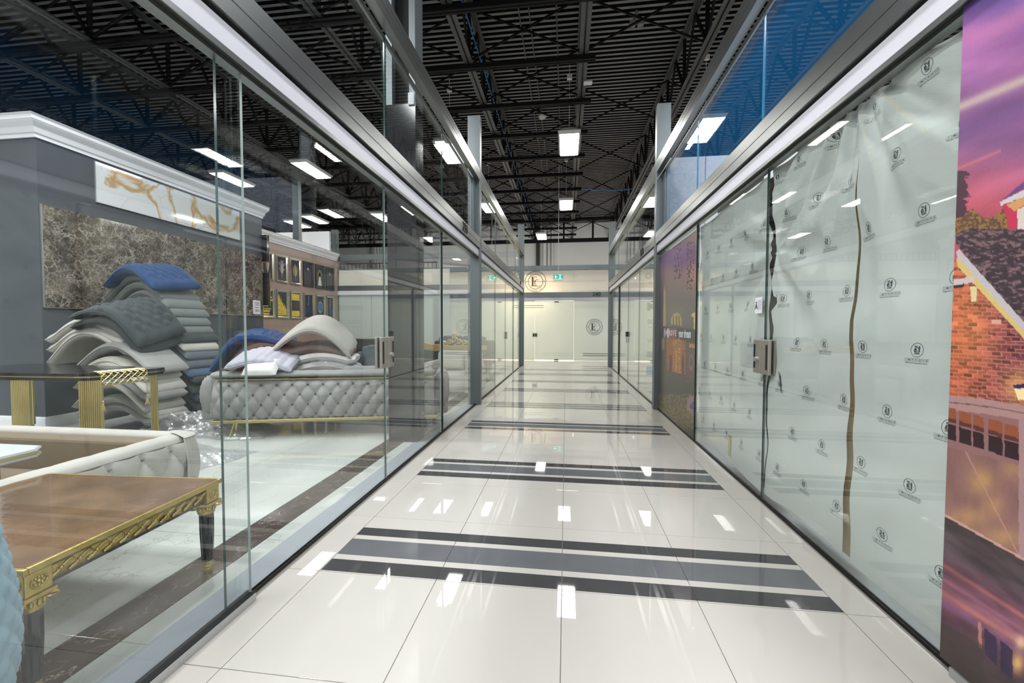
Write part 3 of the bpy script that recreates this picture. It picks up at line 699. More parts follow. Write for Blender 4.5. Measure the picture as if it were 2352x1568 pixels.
# pictures
def frame_pic(y0, y1, z0, z1, kind, label, fmat):
    o = tag(empty('framed_picture', (XM, (y0+y1)/2, (z0+z1)/2)), label, 'picture', 'framed pictures on the mauve wall')
    w_, h_ = (y1-y0)/2, (z1-z0)/2; fw = .055
    b = MB(); prof = [(0, .03), (.006, .045), (fw*.5, .04), (fw, .012)]
    cor = []
    for (ins, out) in [(0, .001)]+prof+[(fw, .004)]:
        cor.append([(out, -w_+ins, -h_+ins), (out, w_-ins, -h_+ins), (out, w_-ins, h_-ins), (out, -w_+ins, h_-ins)])
    vs = [v for c in cor for v in c]
    b.add(vs, [(4*i+k, 4*i+(k+1) % 4, 4*i+4+(k+1) % 4, 4*i+4+k) for i in range(len(cor)-1) for k in range(4)])
    b.obj('frame', fmat, o)
    MB().box(.001, .008, -w_+fw-.002, w_-fw+.002, -h_+fw-.002, h_-fw+.002).obj('canvas', PIC_BG, o)
    # artwork relief: thin shapes on the canvas.  u to the viewer's right = +y
    def strip(pts, r, mt): MB().tube([(.011, u, v) for u, v in pts], r, 5).obj('artwork', mt, o)
    def disc(cu, cv, ru, rv, mt, n=20): MB().prism([(cu+ru*math.cos(2*PI*k/n), cv+rv*math.sin(2*PI*k/n)) for k in range(n)], 'x', .008, .011).obj('artwork', mt, o)
    if kind in ('leaf', 'maple', 'heart'):
        b = MB(); hh = h_*.62
        b.tube([(.012, 0, -hh), (.012, 0, hh*.95)], .006, 5)
        for i in range(9):
            t = -hh*.55+i*hh*.17
            L2 = {'leaf': w_*.42*math.sin(PI*(i+1.2)/10.5), 'heart': w_*.55*math.sin(PI*min(1, (i+2.2)/10))**.8, 'maple': w_*(.6 if i in (1, 4, 5) else .3)}[kind]
            for s in (-1, 1): b.tube([(.012, 0, t), (.012, s*L2, t+L2*.8)], [.005, .002], 5)
        b.obj('artwork', PIC_GOLD if kind != 'maple' else PIC_SILVER, o)
        if kind == 'heart': disc(0, 0, w_*.42, hh*.62, PIC_GOLDD)
        if kind == 'leaf': disc(0, .05*h_, w_*.22, hh*.7, PIC_GOLDD)
        if kind == 'maple': disc(0, .0, w_*.34, hh*.5, PIC_GOLDD)
    elif kind == 'strokes':
        b = MB(); rr = random.Random(3)
        for i in range(9):
            v = -h_*.8+i*h_*.19; b.box(.008, .011, -w_*.7, rr.uniform(0, w_*.75), v, v+rr.uniform(.02, .07))
        b.obj('artwork', PIC_YEL, o, kind='stuff')
    elif kind == 'bars':
        b = MB(); rr = random.Random(5)
        for i in range(26):
            u = -w_*.72+i*w_*1.44/26; b.box(.008, .011, u, u+w_*.045, -h_*.8, -h_*.8+h_*(1.45-i*.035)*rr.uniform(.75, 1.1))
        b.obj('artwork', PIC_YEL, o, kind='stuff')
    elif kind == 'bands':
        MB().box(.008, .011, -w_*.72, w_*.72, h_*.35, h_*.82).obj('artwork', PIC_YEL, o); MB().box(.008, .011, -w_*.72, w_*.72, -h_*.82, -h_*.42).obj('artwork', PIC_YEL, o)
    elif kind == 'vase':
        b = MB(); b.lathe([(.02, -.30), (.09, -.24), (.105, -.15), (.08, -.05), (.03, .0), (.018, .1), (.03, .14), (.015, .2), (.01, .3)], n=16)
        b.v = [(.012+abs(v[0])*.04, v[1]*.8, v[2]*h_/.42) for v in b.v]; b.obj('artwork', PIC_BLUE, o)
        strip([(-.02, .02), (0, .12*h_/.4), (.015, .3)], .006, PIC_SILVER)
    elif kind == 'sun':
        disc(0, 0, w_*.38, w_*.5, PIC_BLUE)
        b = MB()
        for k in range(20):
            a = 2*PI*k/20; b.tube([(.012, w_*.42*math.cos(a), w_*.56*math.sin(a)), (.012, w_*.55*math.cos(a), w_*.74*math.sin(a))], .008, 5)
        b.obj('artwork', PIC_SILVER, o)
    elif kind == 'figure':
        disc(0, h_*.2, w_*.42, h_*.38, PIC_GOLDD); disc(0, h_*.05, w_*.26, h_*.30, PIC_SILVER); MB().prism([(-w_*.4, -h_*.75), (w_*.4, -h_*.75), (w_*.15, h_*.0), (-w_*.15, 0)], 'x', .008, .012).obj('artwork', PIC_SILVER, o)
    else:
        MB().tube([(.011, -w_*.2, h_*.35), (.011, .0, h_*.5), (.011, w_*.1, h_*.3)], .012, 6).obj('artwork', PIC_SILVER, o)
PIC_BG = pm('picture_black', (40, 44, 50), .15); PIC_GOLD = pm('picture_gold', (200, 176, 118), .4, .6); PIC_GOLDD = pm('picture_gold_dark', (120, 106, 80), .5, .3)
PIC_SILVER = pm('picture_silver', (205, 205, 200), .35, .3); PIC_YEL = pm('picture_yellow', (212, 186, 66), .5, noise=(14, .3)); PIC_BLUE = pm('picture_blue', (60, 90, 160), .3)
M_frb = pm('black_frame', (30, 32, 34), .2); 
ys = [(9.45, 10.20), (10.28, 10.95), (11.03, 11.62), (11.70, 12.16), (12.24, 12.64), (12.70, 13.06)]
ys = [(9.0, 9.82), (9.95, 10.78), (10.92, 11.45), (11.55, 12.05), (12.14, 12.52), (12.58, 12.92)]
# measured picture edges in depth
ys = []
def ydepth(px):  # depth where a vertical line at px meets the mauve wall
    lo, hi = 5, 20
    for _ in range(40):
        m_ = (lo+hi)/2
        if proj(XM, m_, 1.2)[0] < px: lo = m_
        else: hi = m_
    return lo
for a, c in ((600, 631), (634, 662.5), (665.5, 692), (696, 721), (724, 746.5), (748.5, 767.5)): ys.append((ydepth(a), ydepth(c)))
for (a, c), k1, l1, k2, l2 in zip(ys, ('leaf', 'maple', 'heart', 'dim', 'figure', 'dim'),
    ('gilt framed fern leaf picture, first of the upper row', 'gilt framed maple leaf picture in the upper row', 'gilt framed heart shaped leaf picture in the upper row', 'black framed picture with blue glare in the upper row', 'black framed picture of a pale winged figure', 'black framed dim picture, last of the upper row'),
    ('strokes', 'bars', 'bands', 'vase', 'sun', 'vase'),
    ('silver framed picture of short yellow strokes, first of the lower row', 'silver framed picture of upright yellow bars', 'silver framed picture of two broad gold bands', 'silver framed blue vase picture beside the gold bands', 'silver framed blue sunburst medallion picture', 'silver framed blue vase picture, last of the lower row')):
    frame_pic(a+.02, c-.02, 2.42, 3.15, k1, l1, M_frame_s if k1 in ('leaf', 'maple', 'heart') else M_frb)
    frame_pic(a+.02, c-.02, 1.46, 2.22, k2, l2, M_frame_s)
for z0, z1, l in ((2.55, 3.10, 'upper black framed panel seen edge on at the end of the charcoal wall'), (1.66, 2.33, 'lower black framed panel seen edge on at the end of the charcoal wall')):
    o = tag(empty('framed_picture', (-6.6, 7.86, (z0+z1)/2)), l, 'picture'); h = (z1-z0)/2
    MB().box(-.5, .56, -.055, .0, -h, h).obj('frame', M_lacq, o, bevel=.006); MB().box(-.45, .5, .0005, .012, -h+.05, h-.05).obj('canvas', PIC_BG, o)
    MB().box(.545, .566, -.0, .012, -h, h).obj('gold_edge', M_gold, o)

# mezzanine railing and conduits against the far wall
mz = struct('mezzanine', 'far mezzanine ledge behind the rear partition')
MB().box(-13.9, -5.9, 18.9, 19.4, 3.55, 3.8).box(-13.9, -5.9, 18.9, 19.0, 0, 3.55).obj('ledge', M_conc, mz)
rl = tag(empty('railing', (-9, 19.0, 3.8)), 'black metal railing on the mezzanine behind the white panel', 'railing')
MB().box(-4.5, 3.0, -.03, .03, .46, .5).obj('handrail', M_jblack, rl)
bal = MB().box(-.012, .012, -.012, .012, 0, .46).mesh('baluster', M_jblack)
for i in range(38): inst('baluster', bal, rl, (-4.45+i*.2, 0, 0))
for (x, l) in ((-12.45, 'perforated steel ladder track on the far wall, left one'), (-11.55, 'perforated steel ladder track on the far wall, right one')):
    o = tag(MB().box(x-.06, x+.06, 25.45, 25.59, 0, 7.45).obj('cable_track', M_rail), l, 'cable track')
    b = MB()
    for i in range(48): b.box(x-.025, x+.025, 25.445, 25.4499, 2+.11*i, 2.05+.11*i)
    b.obj('perforation', M_black, o, kind='stuff')
o = tag(MB().box(-12.4, -11.6, 25.46, 25.5, 4.0, 4.1).obj('track_rung', M_rail), 'steel rung joining the two ladder tracks', 'bracket')
for i, x in enumerate((-12.2, -12.0, -11.8, -11.1, -10.9, -10.65)):
    tag(MB().tube([(x, 25.54, 0), (x, 25.54, 7.45)], .045, 8).obj('wall_conduit', M_white), 'thin white conduit on the far wall, %s from the left of six' % ('first', 'second', 'third', 'fourth', 'fifth', 'last')[i], 'conduit', 'white conduits on the far wall')
for i, (x, w_) in enumerate(((-1.72, .22), (-1.30, .16), (-1.05, .10), (-.85, .07))):
    tag(MB().box(x-w_/2, x+w_/2, 25.38, 25.59, 0, 7.40).obj('duct_riser', M_conc if i else M_channel), ('dark', 'broad pale', 'pale', 'slim pale')[i]+' vertical duct on the far wall above the round logo', 'duct')
o = tag(MB().prism([(3.0, 4.3), (3.0, 4.95), (11.9, 5.9), (11.9, 5.2)], 'y', 25.2, 25.59).obj('sloped_duct', M_white), 'pale sloping duct on the far wall at upper right', 'duct')

# steel column
col = struct('pillar', 'black steel column rising through the store to the roof')
MB().box(-1.865, -1.80, 4.19, 4.42, 3.52, 7.4).box(-1.615, -1.55, 4.19, 4.42, 3.52, 7.4).obj('flange', M_post, col)
MB().box(-1.80, -1.615, 4.28, 4.31, 3.52, 7.4).obj('web', M_jblack, col)
MB().box(-1.62, -1.56, 4.17, 4.2, 3.50, 3.62).obj('bracket', M_white, col)
MB().box(-1.865, -1.55, 4.19, 4.42, 0, 3.52).obj('cladding', pm('dark_cladding', (40, 42, 44), .12), col)
# pale steel post at the store rear, tall
st = struct('column_pale', 'pale square steel post standing in the furniture store')
MB().box(-7.99, -7.8, 11.4, 11.55, 0, 6.3).obj('shaft', M_post, st)

# ================================================================== LEFT STORE: furniture
def mtx(loc, rz=0, rx=0, ry=0): return Matrix.Translation(loc) @ Euler((rx, ry, rz)).to_matrix().to_4x4()
def tuft(u, v, pu, pv, amp):
    """diamond tufting height (0 in the buttons, amp at the puffs)"""
    a, c = u/pu+v/pv, u/pu-v/pv
    return amp*(abs(math.sin(PI*a/1))*abs(math.sin(PI*c/1)))**.42
def tuft_buttons(pu, pv, u0, u1, v0, v1):
    out = []; i = math.ceil(u0/(pu/2))
    while i*pu/2 <= u1:
        j = math.ceil(v0/(pv/2))
        while j*pv/2 <= v1:
            if (i+j) % 2 == 0: out.append((i*pu/2, j*pv/2))
            j += 1
        i += 1
    return out

# --- long grey tufted sofa (seen from behind)
def grey_sofa():
    a0, a1 = Vector((-3.80, 3.98)), Vector((-1.86, 4.53))
    L_ = 2.42; ang = math.atan2(a1.y-a0.y, a1.x-a0.x)
    o = empty('tufted_sofa', (a0.x, a0.y, 0), ang)
    tag(o, 'long grey velvet button tufted sofa with gold rails, seen from behind', 'sofa')
    pu, pv = .158, .215
    # u along the back, v height
    def back(u, v):
        uu = .05+u*(L_-.10); vv = v
        end = min(uu, L_-uu)/.16; e = 1 if end > 1 else max(0, end)
        # profile: bulging outward, top at .64
        z = .215+vv*.435
        y = -.015-.05*math.sin(PI*min(1, vv*1.02))-.036*tuft(uu, z-.27, pu, pv, 1)*min(1, (1-vv)*5+.25)*min(1, e+.2)
        y += .16*(1-math.sqrt(max(0, 1-(1-e)**2)))
        return (uu-.02*(1-e)*(0 if u < .5 else -1), y, z)
    MB().grid(back, 150, 40).obj('back_panel', F_grey, o, smooth=True)
    b = MB()
    for (u, v) in tuft_buttons(pu, pv, .12, L_-.1, -.01, .33):
        b.sphere((u, -.066, .27+v), .014, .010, .014, 8, 6)
    b.obj('tuft_button', pm('grey_button', (84, 82, 80), .8), o, kind='stuff')
    # top roll
    def roll(u, v):
        uu = u*(L_-.04)+.02; a = 2*PI*v; bump = 1+.10*abs(math.sin(PI*uu/pu))**.5-.06
        ry_, rz_ = .085*bump, .043*bump; e = min(1, min(uu, L_-uu)/.1); s = math.sqrt(max(0.05, 1-(1-e)**2))
        return (uu, .055+ry_*math.cos(a)*s, .693+rz_*math.sin(a)*s)
    MB().grid(roll, 120, 16).obj('top_roll', F_grey, o, smooth=True)
    MB().box(.10, L_-.05, -.045, -.02, .645, .655).obj('gold_rail', M_gold, o)
    # pleated scroll ends
    for s in (0, 1):
        def arm(u, v):
            a = PI*v*2; pl = 1+.02*math.sin(u*60); r = .17*pl*(1-.25*abs(u-.5)*2*0)
            xx = (0 if s == 0 else L_)+(-.035 if s == 0 else .035)
            return (xx+(.10*math.cos(a))*pl, .10+u*.75, .47+.215*math.sin(a)*pl)
        MB().grid(arm, 60, 24).obj('arm_roll', F_grey, o, smooth=True)
        def armf(u, v):
            a = 2*PI*v; ppl = 1+.03*math.sin(a*22)*u
            xx = (0 if s == 0 else L_)+(-.035 if s == 0 else .035)
            return (xx+.10*u*math.cos(a)*ppl, .10-.06*math.sqrt(max(0, 1-u*u)), .47+.215*u*math.sin(a)*ppl)
        MB().grid(armf, 8, 88).obj('arm_front', F_grey, o, smooth=True)
        MB().box((-.12 if s == 0 else L_-.08), (.08 if s == 0 else L_+.12), .08, .85, .2, .45).obj('arm_base', F_grey, o, bevel=.03)
    MB().box(.0, L_, .02, .88, .22, .40).obj('seat_base', F_grey, o, bevel=.02)
    for i in range(3): MB().box(.1+i*(L_-.2)/3, .1+(i+1)*(L_-.2)/3-.01, .16, .9, .40, .50).obj('seat_cushion', F_grey, o, bevel=.04)
    def inner(u, v):
        uu = 1.35+u*.95; a = 2*PI*v; bump = 1+.08*abs(math.sin(PI*uu/.16))**.5
        return (uu, .22+.06*math.cos(a)*bump, .70+.06*math.sin(a)*bump)
    MB().grid(inner, 60, 14).obj('back_cushion', F_grey, o, smooth=True)
    MB().box(1.3, 2.3, .18, .27, .5, .70).obj('back_cushion', F_grey, o, bevel=.03)
    MB().box(.04, L_-.0, -.055, .9, .183, .215).obj('gold_rail', M_gold, o, bevel=.004)
    for (x, y) in ((.22, .02), (L_-.2, .02), (.22, .85), (L_-.2, .85)):
        MB().tube([(x+.03, y+.01, .2), (x-.03, y-.02, 0)], [.018, .009], 8).tube([(x+.03, y+.05, .2), (x+.0, y+.06, 0)], [.016, .008], 8).obj('leg', M_gold, o)
    return o, ang, a0
gs, gang, ga0 = grey_sofa()

# --- arched back pads
def pad_mesh(name, w_, d_, t_, arch, flip, mat, tufts=0, ribs=0, nx=60, ny=34, skew=0.0):
    """upholstered shell pad: arch = rise in the middle, flip = upturn at both ends"""
    def centre(s):  # s in -1..1
        return arch*(math.cos(PI*s/2)**1.0)+flip*max(0, abs(s)-.72)**1.5*6.75
    def surf(side):
        def fn(u, v):
            s, q = 2*u-1, 2*v-1
            s = math.copysign(1-(1-abs(s))**1.9, s); q = math.copysign(1-(1-abs(q))**1.7, q)
            rs = max(0, abs(s)-(1-t_*.9/w_))/(t_*.9/w_); rq = max(0, abs(q)-(1-t_*1.1/d_))/(t_*1.1/d_)
            th = t_/2*math.sqrt(max(0, 1-rs*rs))*math.sqrt(max(0, 1-rq*rq))
            x, y = s*w_/2, q*d_/2
            z = centre(s)+skew*q
            if side > 0 and tufts and abs(s) < .8 and abs(q) < .75: z += -t_*.28+tuft(x, y, .13, .13, t_*.46)
            if side > 0 and ribs: z += (.006 if ribs > 30 else .010)*abs(math.sin(s*ribs/2))**.6
            return (x, y, z+side*th)
        return fn
    b = MB(); b.grid(surf(1), nx, ny)
    n0 = len(b.v); b.grid(surf(-1), nx, ny); b.f[len(b.f)//2:] = [f[::-1] for f in b.f[len(b.f)//2:]]
    me = b.mesh(name, mat, True); return me
def pad_piping(w_, d_, t_, arch, flip, mat, skew=0):
    b = MB(); pts = []
    def c(s): return arch*math.cos(PI*s/2)+flip*max(0, abs(s)-.72)**1.5*6.75
    for i in range(25): s = -1+i/12; pts.append((s*w_/2, -d_/2, c(s)-skew))
    b.tube(pts, .007, 6); return b.mesh('piping', mat, True)
_padcache = {}
def pad(kind, mat, label, loc, rot, group, name='back_pad'):
    key = (kind, mat.name)
    if key not in _padcache:
        P = {'wide': dict(w_=.98, d_=.50, t_=.098, arch=.30, flip=.02), 'tuft': dict(w_=.98, d_=.52, t_=.098, arch=.30, flip=.02, tufts=1),
             'low': dict(w_=.95, d_=.48, t_=.10, arch=.24, flip=.05), 'M': dict(w_=1.0, d_=.48, t_=.10, arch=.26, flip=.12), 'rib': dict(w_=.78, d_=.5, t_=.10, arch=.09, flip=.05, ribs=40),
             'quilt': dict(w_=.66, d_=.42, t_=.08, arch=.10, flip=.02, ribs=26), 'wing': dict(w_=.85, d_=.6, t_=.09, arch=.30, flip=.0), 'tuftbig': dict(w_=.85, d_=.62, t_=.11, arch=.26, flip=.03, tufts=1)}[kind]
        a = {k: v for k, v in P.items() if k not in ('tufts', 'ribs')}
        _padcache[key] = (pad_mesh(name, mat=mat, **P), pad_piping(mat=mat, **a))
    me, pp = _padcache[key]
    o = inst(name, me, None, loc, rot); tag(o, label, 'cushion', group)
    inst('piping', pp, o); return o
# tall stack
seq = [('wide', F_char, 'charcoal'), ('wide', F_char, 'charcoal'), ('wide', F_navy, 'dark slate'), ('wide', F_char, 'charcoal'), ('low', F_char, 'grey'), ('wide', F_sblue, 'steel blue'),
       ('wide', F_slate, 'slate'), ('wide', F_slate, 'slate'), ('wide', F_cream, 'cream'), ('tuft', F_char, 'charcoal'), ('tuft', F_silver, 'silver grey'), ('wide', F_silver, 'silver grey'),
       ('tuft', F_silver, 'silver grey'), ('tuft', F_silver, 'silver grey'), ('wide', F_silver, 'silver grey')]
ords = ['lowest', 'second', 'third', 'fourth', 'fifth', 'sixth', 'seventh', 'eighth', 'ninth', 'tenth', 'eleventh', 'twelfth', 'thirteenth', 'fourteenth', 'fifteenth']
rr = random.Random(11)
for i, (k, m_, cn) in enumerate(seq):
    z = .05+i*.108; x = -5.02-.010*i-.0016*i*i
    pad(k, m_, '%s arched back pad, %s from the floor in the tall stack' % (cn, ords[i]), (x+rr.uniform(-.015, .015), 4.92+rr.uniform(-.01, .01), z), (0, .01+rr.uniform(-.006, .006), rr.uniform(-.02, .02)-.1), 'arched back pads in the tall stack')
pad('tuftbig', F_blue, 'bright blue tufted back pad on top of the tall stack', (-5.40, 4.86, 1.72), (.12, .06, -.12), 'arched back pads in the tall stack')
# cream stack in front
for i in range(7):
    z = .05+i*.108; k = 'M' if i == 0 else ('low' if i % 2 else 'wide')
    pad(k, F_cream if i % 3 else F_grey, 'cream wavy back pad, %s from the floor in the low stack' % ords[i], (-5.05-.035*(i % 3)-.006*i, 4.30, z), (0, .02+rr.uniform(-.008, .008), rr.uniform(-.06, .06)), 'cream back pads in the low stack')
for i in range(3):
    pad('low' if i else 'wide', F_cream, 'cream back pad, %s of three shifted left on the low stack' % ('lowest', 'middle', 'top')[i], (-5.46-.02*i, 4.33, .84+i*.10), (0, -.12+.03*i, .05), 'cream back pads in the low stack')
pad('tuftbig', F_char, 'lower charcoal pad under the leaning tufted charcoal pad', (-5.19, 4.38, 1.10), (.30, .40, .12), 'charcoal pads leaning between the stacks')
pad('tuftbig', F_char, 'leaning charcoal tufted pad between the low and tall stacks', (-5.15, 4.345, 1.215), (.30, .40, .12), 'charcoal pads leaning between the stacks')
# heap on the sofa seat
def onsofa(u, d, z): 
    c_, s_ = math.cos(gang), math.sin(gang); return (ga0.x+u*c_-d*s_, ga0.y+u*s_+d*c_, z)
ux, uy, uz = 0, 0, 0
for i, (k, m_, l, u, d, z, r) in enumerate((
    ('rib', F_white, 'white film wrapped pad, lowest on the sofa seat', 1.08, .52, .56, (0, 0, .1)),
    ('rib', F_white, 'white film wrapped pad, second on the sofa seat', 1.06, .52, .67, (0, .02, .12)),
    ('rib', F_white, 'white film wrapped pad, third on the sofa seat', 1.04, .52, .78, (0, -.02, .1)),
    ('rib', F_rib, 'ribbed taupe pad under the white arched pad', 1.0, .52, .89, (.1, .05, .12)),
    ('wing', F_cream, 'white arched pad crowning the pile behind the sofa', .96, .52, .97, (.28, .10, .1)),
    ('low', F_brown, 'taupe pad leaning in the heap at the sofa end', .36, .62, .66, (.12, -.30, .1)),
    ('low', F_brown, 'taupe pad, upper one leaning in the heap at the sofa end', .37, .62, .78, (.12, -.30, .1)),
    ('tuftbig', F_blue, 'blue tufted pad topping the heap beside the tall stack', .22, .66, .86, (.12, -.34, .1)),
    ('quilt', F_lilac, 'lilac channel quilted pad lying over the sofa back', .52, .16, .80, (.30, .06, .03)))):
    pad(k, m_, l, onsofa(u, d, z), (r[0], r[1], r[2]+gang), 'loose pads heaped on the grey sofa')
fm = MB()
def filmfn(u, v):
    s, q = 2*u-1, 2*v-1; a = 6.0
    return (s*.42+.01*math.sin(17*v), q*.29, .12+.20*math.cos(s*1.4)*math.cos(q*.9)-.14+.018*math.sin(23*u+9*v)+.014*math.sin(31*v-13*u))
fo = fm.grid(filmfn, 40, 24).obj('plastic_wrap', M_film, None, smooth=True); fo.location = onsofa(1.05, .52, .70); fo.rotation_euler = (0, 0, gang)
tag(fo, 'clear plastic film wrapped round the white pads on the sofa', 'plastic film')
sp = MB()
def pil(u, v):
    s, q = 2*u-1, 2*v-1; e = max(0, (1-s**4)*(1-q**4)); return (s*.2, q*.14, .055*e**.5)
sp.grid(pil, 14, 12); n_ = len(sp.f); sp.grid(lambda u, v: (pil(u, v)[0], pil(u, v)[1], -pil(u, v)[2]), 14, 12)
o = sp.obj('throw_pillow', F_white, None, smooth=True); o.scale = (.85, .8, .9); o.location = onsofa(.56, -.05, .785); o.rotation_euler = (.75, 0, gang); tag(o, 'small pale pillow leaning on the grey sofa back', 'pillow')

# --- cream sofa in front with camel inside
cs = tag(empty('corner_sofa', (0, 0, 0)), 'low cream tufted sofa with camel velvet inside and gathered rounded corner', 'sofa')
SZ = .45
def armpanel(u, v):   # outer right side, along y; v height
    y = 1.2+u*1.36; z = .06+v*(SZ-.09)
    return (-2.66-.04*math.sin(PI*v*.9)*-1+.045*tuft(y+.02, z-.045, .19, .34, 1), y, z)
MB().grid(armpanel, 100, 30).obj('side_panel', F_cream, cs, smooth=True)
b = MB()
for (u, v) in tuft_buttons(.19, .34, 1.2, 2.55, 0.0, .36): b.sphere((-2.625, u-.02, .045+v), .008, .011, .011, 8, 6)
b.obj('tuft_button', F_grey, cs, kind='stuff')
def rimr(u, v):
    a = 2*PI*v; y = 1.2+u*1.4; bump = 1-.12*(1-abs(math.sin(PI*(y+.02)/.19))**.4); return (-2.72+.085*math.cos(a)*bump, y, SZ-.03+.05*math.sin(a)*bump)
MB().grid(rimr, 90, 14).obj('arm_rim', F_cream, cs, smooth=True)
def rimb(u, v):
    a = 2*PI*v; x = -2.75-u*2.2; return (x, 2.62+.055*math.cos(a), SZ-.02+.035*math.sin(a))
MB().grid(rimb, 20, 12).obj('back_rim', F_cream, cs, smooth=True)
def corner(u, v):     # gathered rounded corner
    a = -.15+u*(PI/2+.3); pl = 1+.02*math.sin(a*46); r = (.16+.035*math.sin(PI*v))*pl
    return (-2.77+r*math.cos(a)+.0, 2.55+r*math.sin(a)*.9, .05+v*(SZ-.05))
MB().grid(corner, 140, 12).obj('gathered_corner', F_cream, cs, smooth=True)
def cornertop(u, v):
    a = -.15+u*(PI/2+.3); pl = 1+.02*math.sin(a*46); r = .17*pl*(1-v*.8)
    return (-2.77+r*math.cos(a), 2.55+r*math.sin(a)*.9, SZ+.03*math.sin(PI/2*v))
MB().grid(cornertop, 140, 5).obj('gathered_corner', F_cream, cs, smooth=True)
MB().box(-4.95, -2.82, 2.45, 2.60, .06, SZ-.02).obj('back_inner', F_camel, cs, bevel=.02)
MB().box(-4.95, -2.80, 2.60, 2.67, .05, SZ-.02).obj('back_outer', F_cream, cs)
MB().box(-2.82, -2.68, 1.2, 2.56, .05, SZ-.03).obj('arm_inner', F_camel, cs, bevel=.02)
MB().box(-4.95, -2.84, 2.0, 2.45, .06, .22).obj('seat', F_camel, cs, bevel=.03)
for x, y in ((-2.75, 1.3), (-2.78, 2.5), (-4.85, 2.5), (-4.85, 1.85)): MB().box(x-.03, x+.03, y-.03, y+.03, 0, .07).obj('leg', M_gold, cs)

# white glass topped table in front of that sofa
gt = tag(empty('white_top_table', (0, 0, 0)), 'white gloss topped table with gold band and stepped corner, in the cream sofa', 'table')
TZ = .55
pts = [(-3.9, 1.2), (-2.86, 1.2), (-2.86, 1.90), (-2.885, 1.90), (-2.885, 1.925), (-2.91, 1.925), (-2.91, 1.95), (-3.9, 1.95)]
MB().prism(pts, 'z', TZ-.012, TZ).obj('table_top', pm('white_gloss', (220, 224, 232), .08), gt)
MB().prism([(x-.006*(1 if x > -3.5 else -1), y-.006) for x, y in pts], 'z', TZ-.03, TZ-.0121).obj('gold_band', M_gold, gt)
MB().prism(pts, 'z', TZ-.045, TZ-.0301).obj('lower_edge', M_rail, gt)
for x, y in ((-3.0, 1.80), (-3.8, 1.80), (-3.0, 1.25), (-3.8, 1.25)): MB().prism([(x-.02, y-.02), (x+.02, y-.02), (x+.02, y+.02), (x-.02, y+.02)], 'z', .0, TZ-.045).obj('leg', M_post, gt)

# --- gold carved coffee table
ct = tag(empty('coffee_table', (-1.685, 1.075, 0), math.radians(3)), 'brown lacquered coffee table with carved gold apron and black fluted legs', 'table')
W_, D_, H_ = 1.06, .78, .455       # extends to -x by W, +y by D
M_ctop = pm('table_lacquer', (122, 94, 68), .12, coat=.5, noise=(7, .25), bump=(35, .08))
MB().box(-W_-.0, .0, 0, D_, H_-.012, H_).obj('table_top', M_ctop, ct, bevel=.004)
b = MB()
for (x0, x1, y0, y1) in ((-W_-.012, .012, -.012, .004), (-W_-.012, .012, D_-.004, D_+.012), (-.004, .012, .004, D_-.004), (-W_-.012, -W_+.004, .004, D_-.004)):
    b.box(x0, x1, y0, y1, H_-.024, H_-.001)
b.obj('gold_edge', M_goldl, ct, bevel=.004)
b = MB()
for (x0, x1, y0, y1) in ((-W_+.02, -.022, .012, .03), (-W_+.02, -.022, D_-.03, D_-.012), (-.03, -.012, .06, D_-.06), (-W_+.012, -W_+.03, .06, D_-.06)):
    b.box(x0, x1, y0, y1, H_-.095, H_-.024)
b.obj('apron', M_lacq, ct)
def carving(x_or_y, at, n, along, parent):
    """wave scroll band: rolling S shapes with a boss in every wave"""
    b = MB(); Lr = (D_-.15) if along == 'y' else (W_-.15); s0 = .075; st_ = Lr/n; zc = H_-.058
    def P(t, out, z): return (at+out, s0+t, z) if along == 'y' else (-s0-t, at-out, z)
    # backing plate
    if along == 'y': b.box(at, at+.003, .065, D_-.065, zc-.024, zc+.024)
    else: b.box(-W_+.065, -.065, at-.003, at, zc-.024, zc+.024)
    for i in range(n):
        c = (i+.5)*st_
        for ph in (0, .35):
            pts = [P(c+(k/12-.5)*st_*1.25+ph*st_*.3, .006, zc-.018*math.cos(PI*k/12)*(1-ph)) for k in range(13)]
            b.tube(pts, .0055-.002*ph*2, 6)
        b.sphere(P(c, .006, zc), .008, .008, .010, 8, 6)
        b.tube([P(c+.012*math.cos(2*PI*k/10), .006, zc+.013*math.sin(2*PI*k/10)) for k in range(11)], .0025, 5)
    b.obj('carved_band', M_goldl, parent, smooth=True)
carving('x', -.012, 11, 'y', ct); carving('y', .012, 15, 'x', ct)
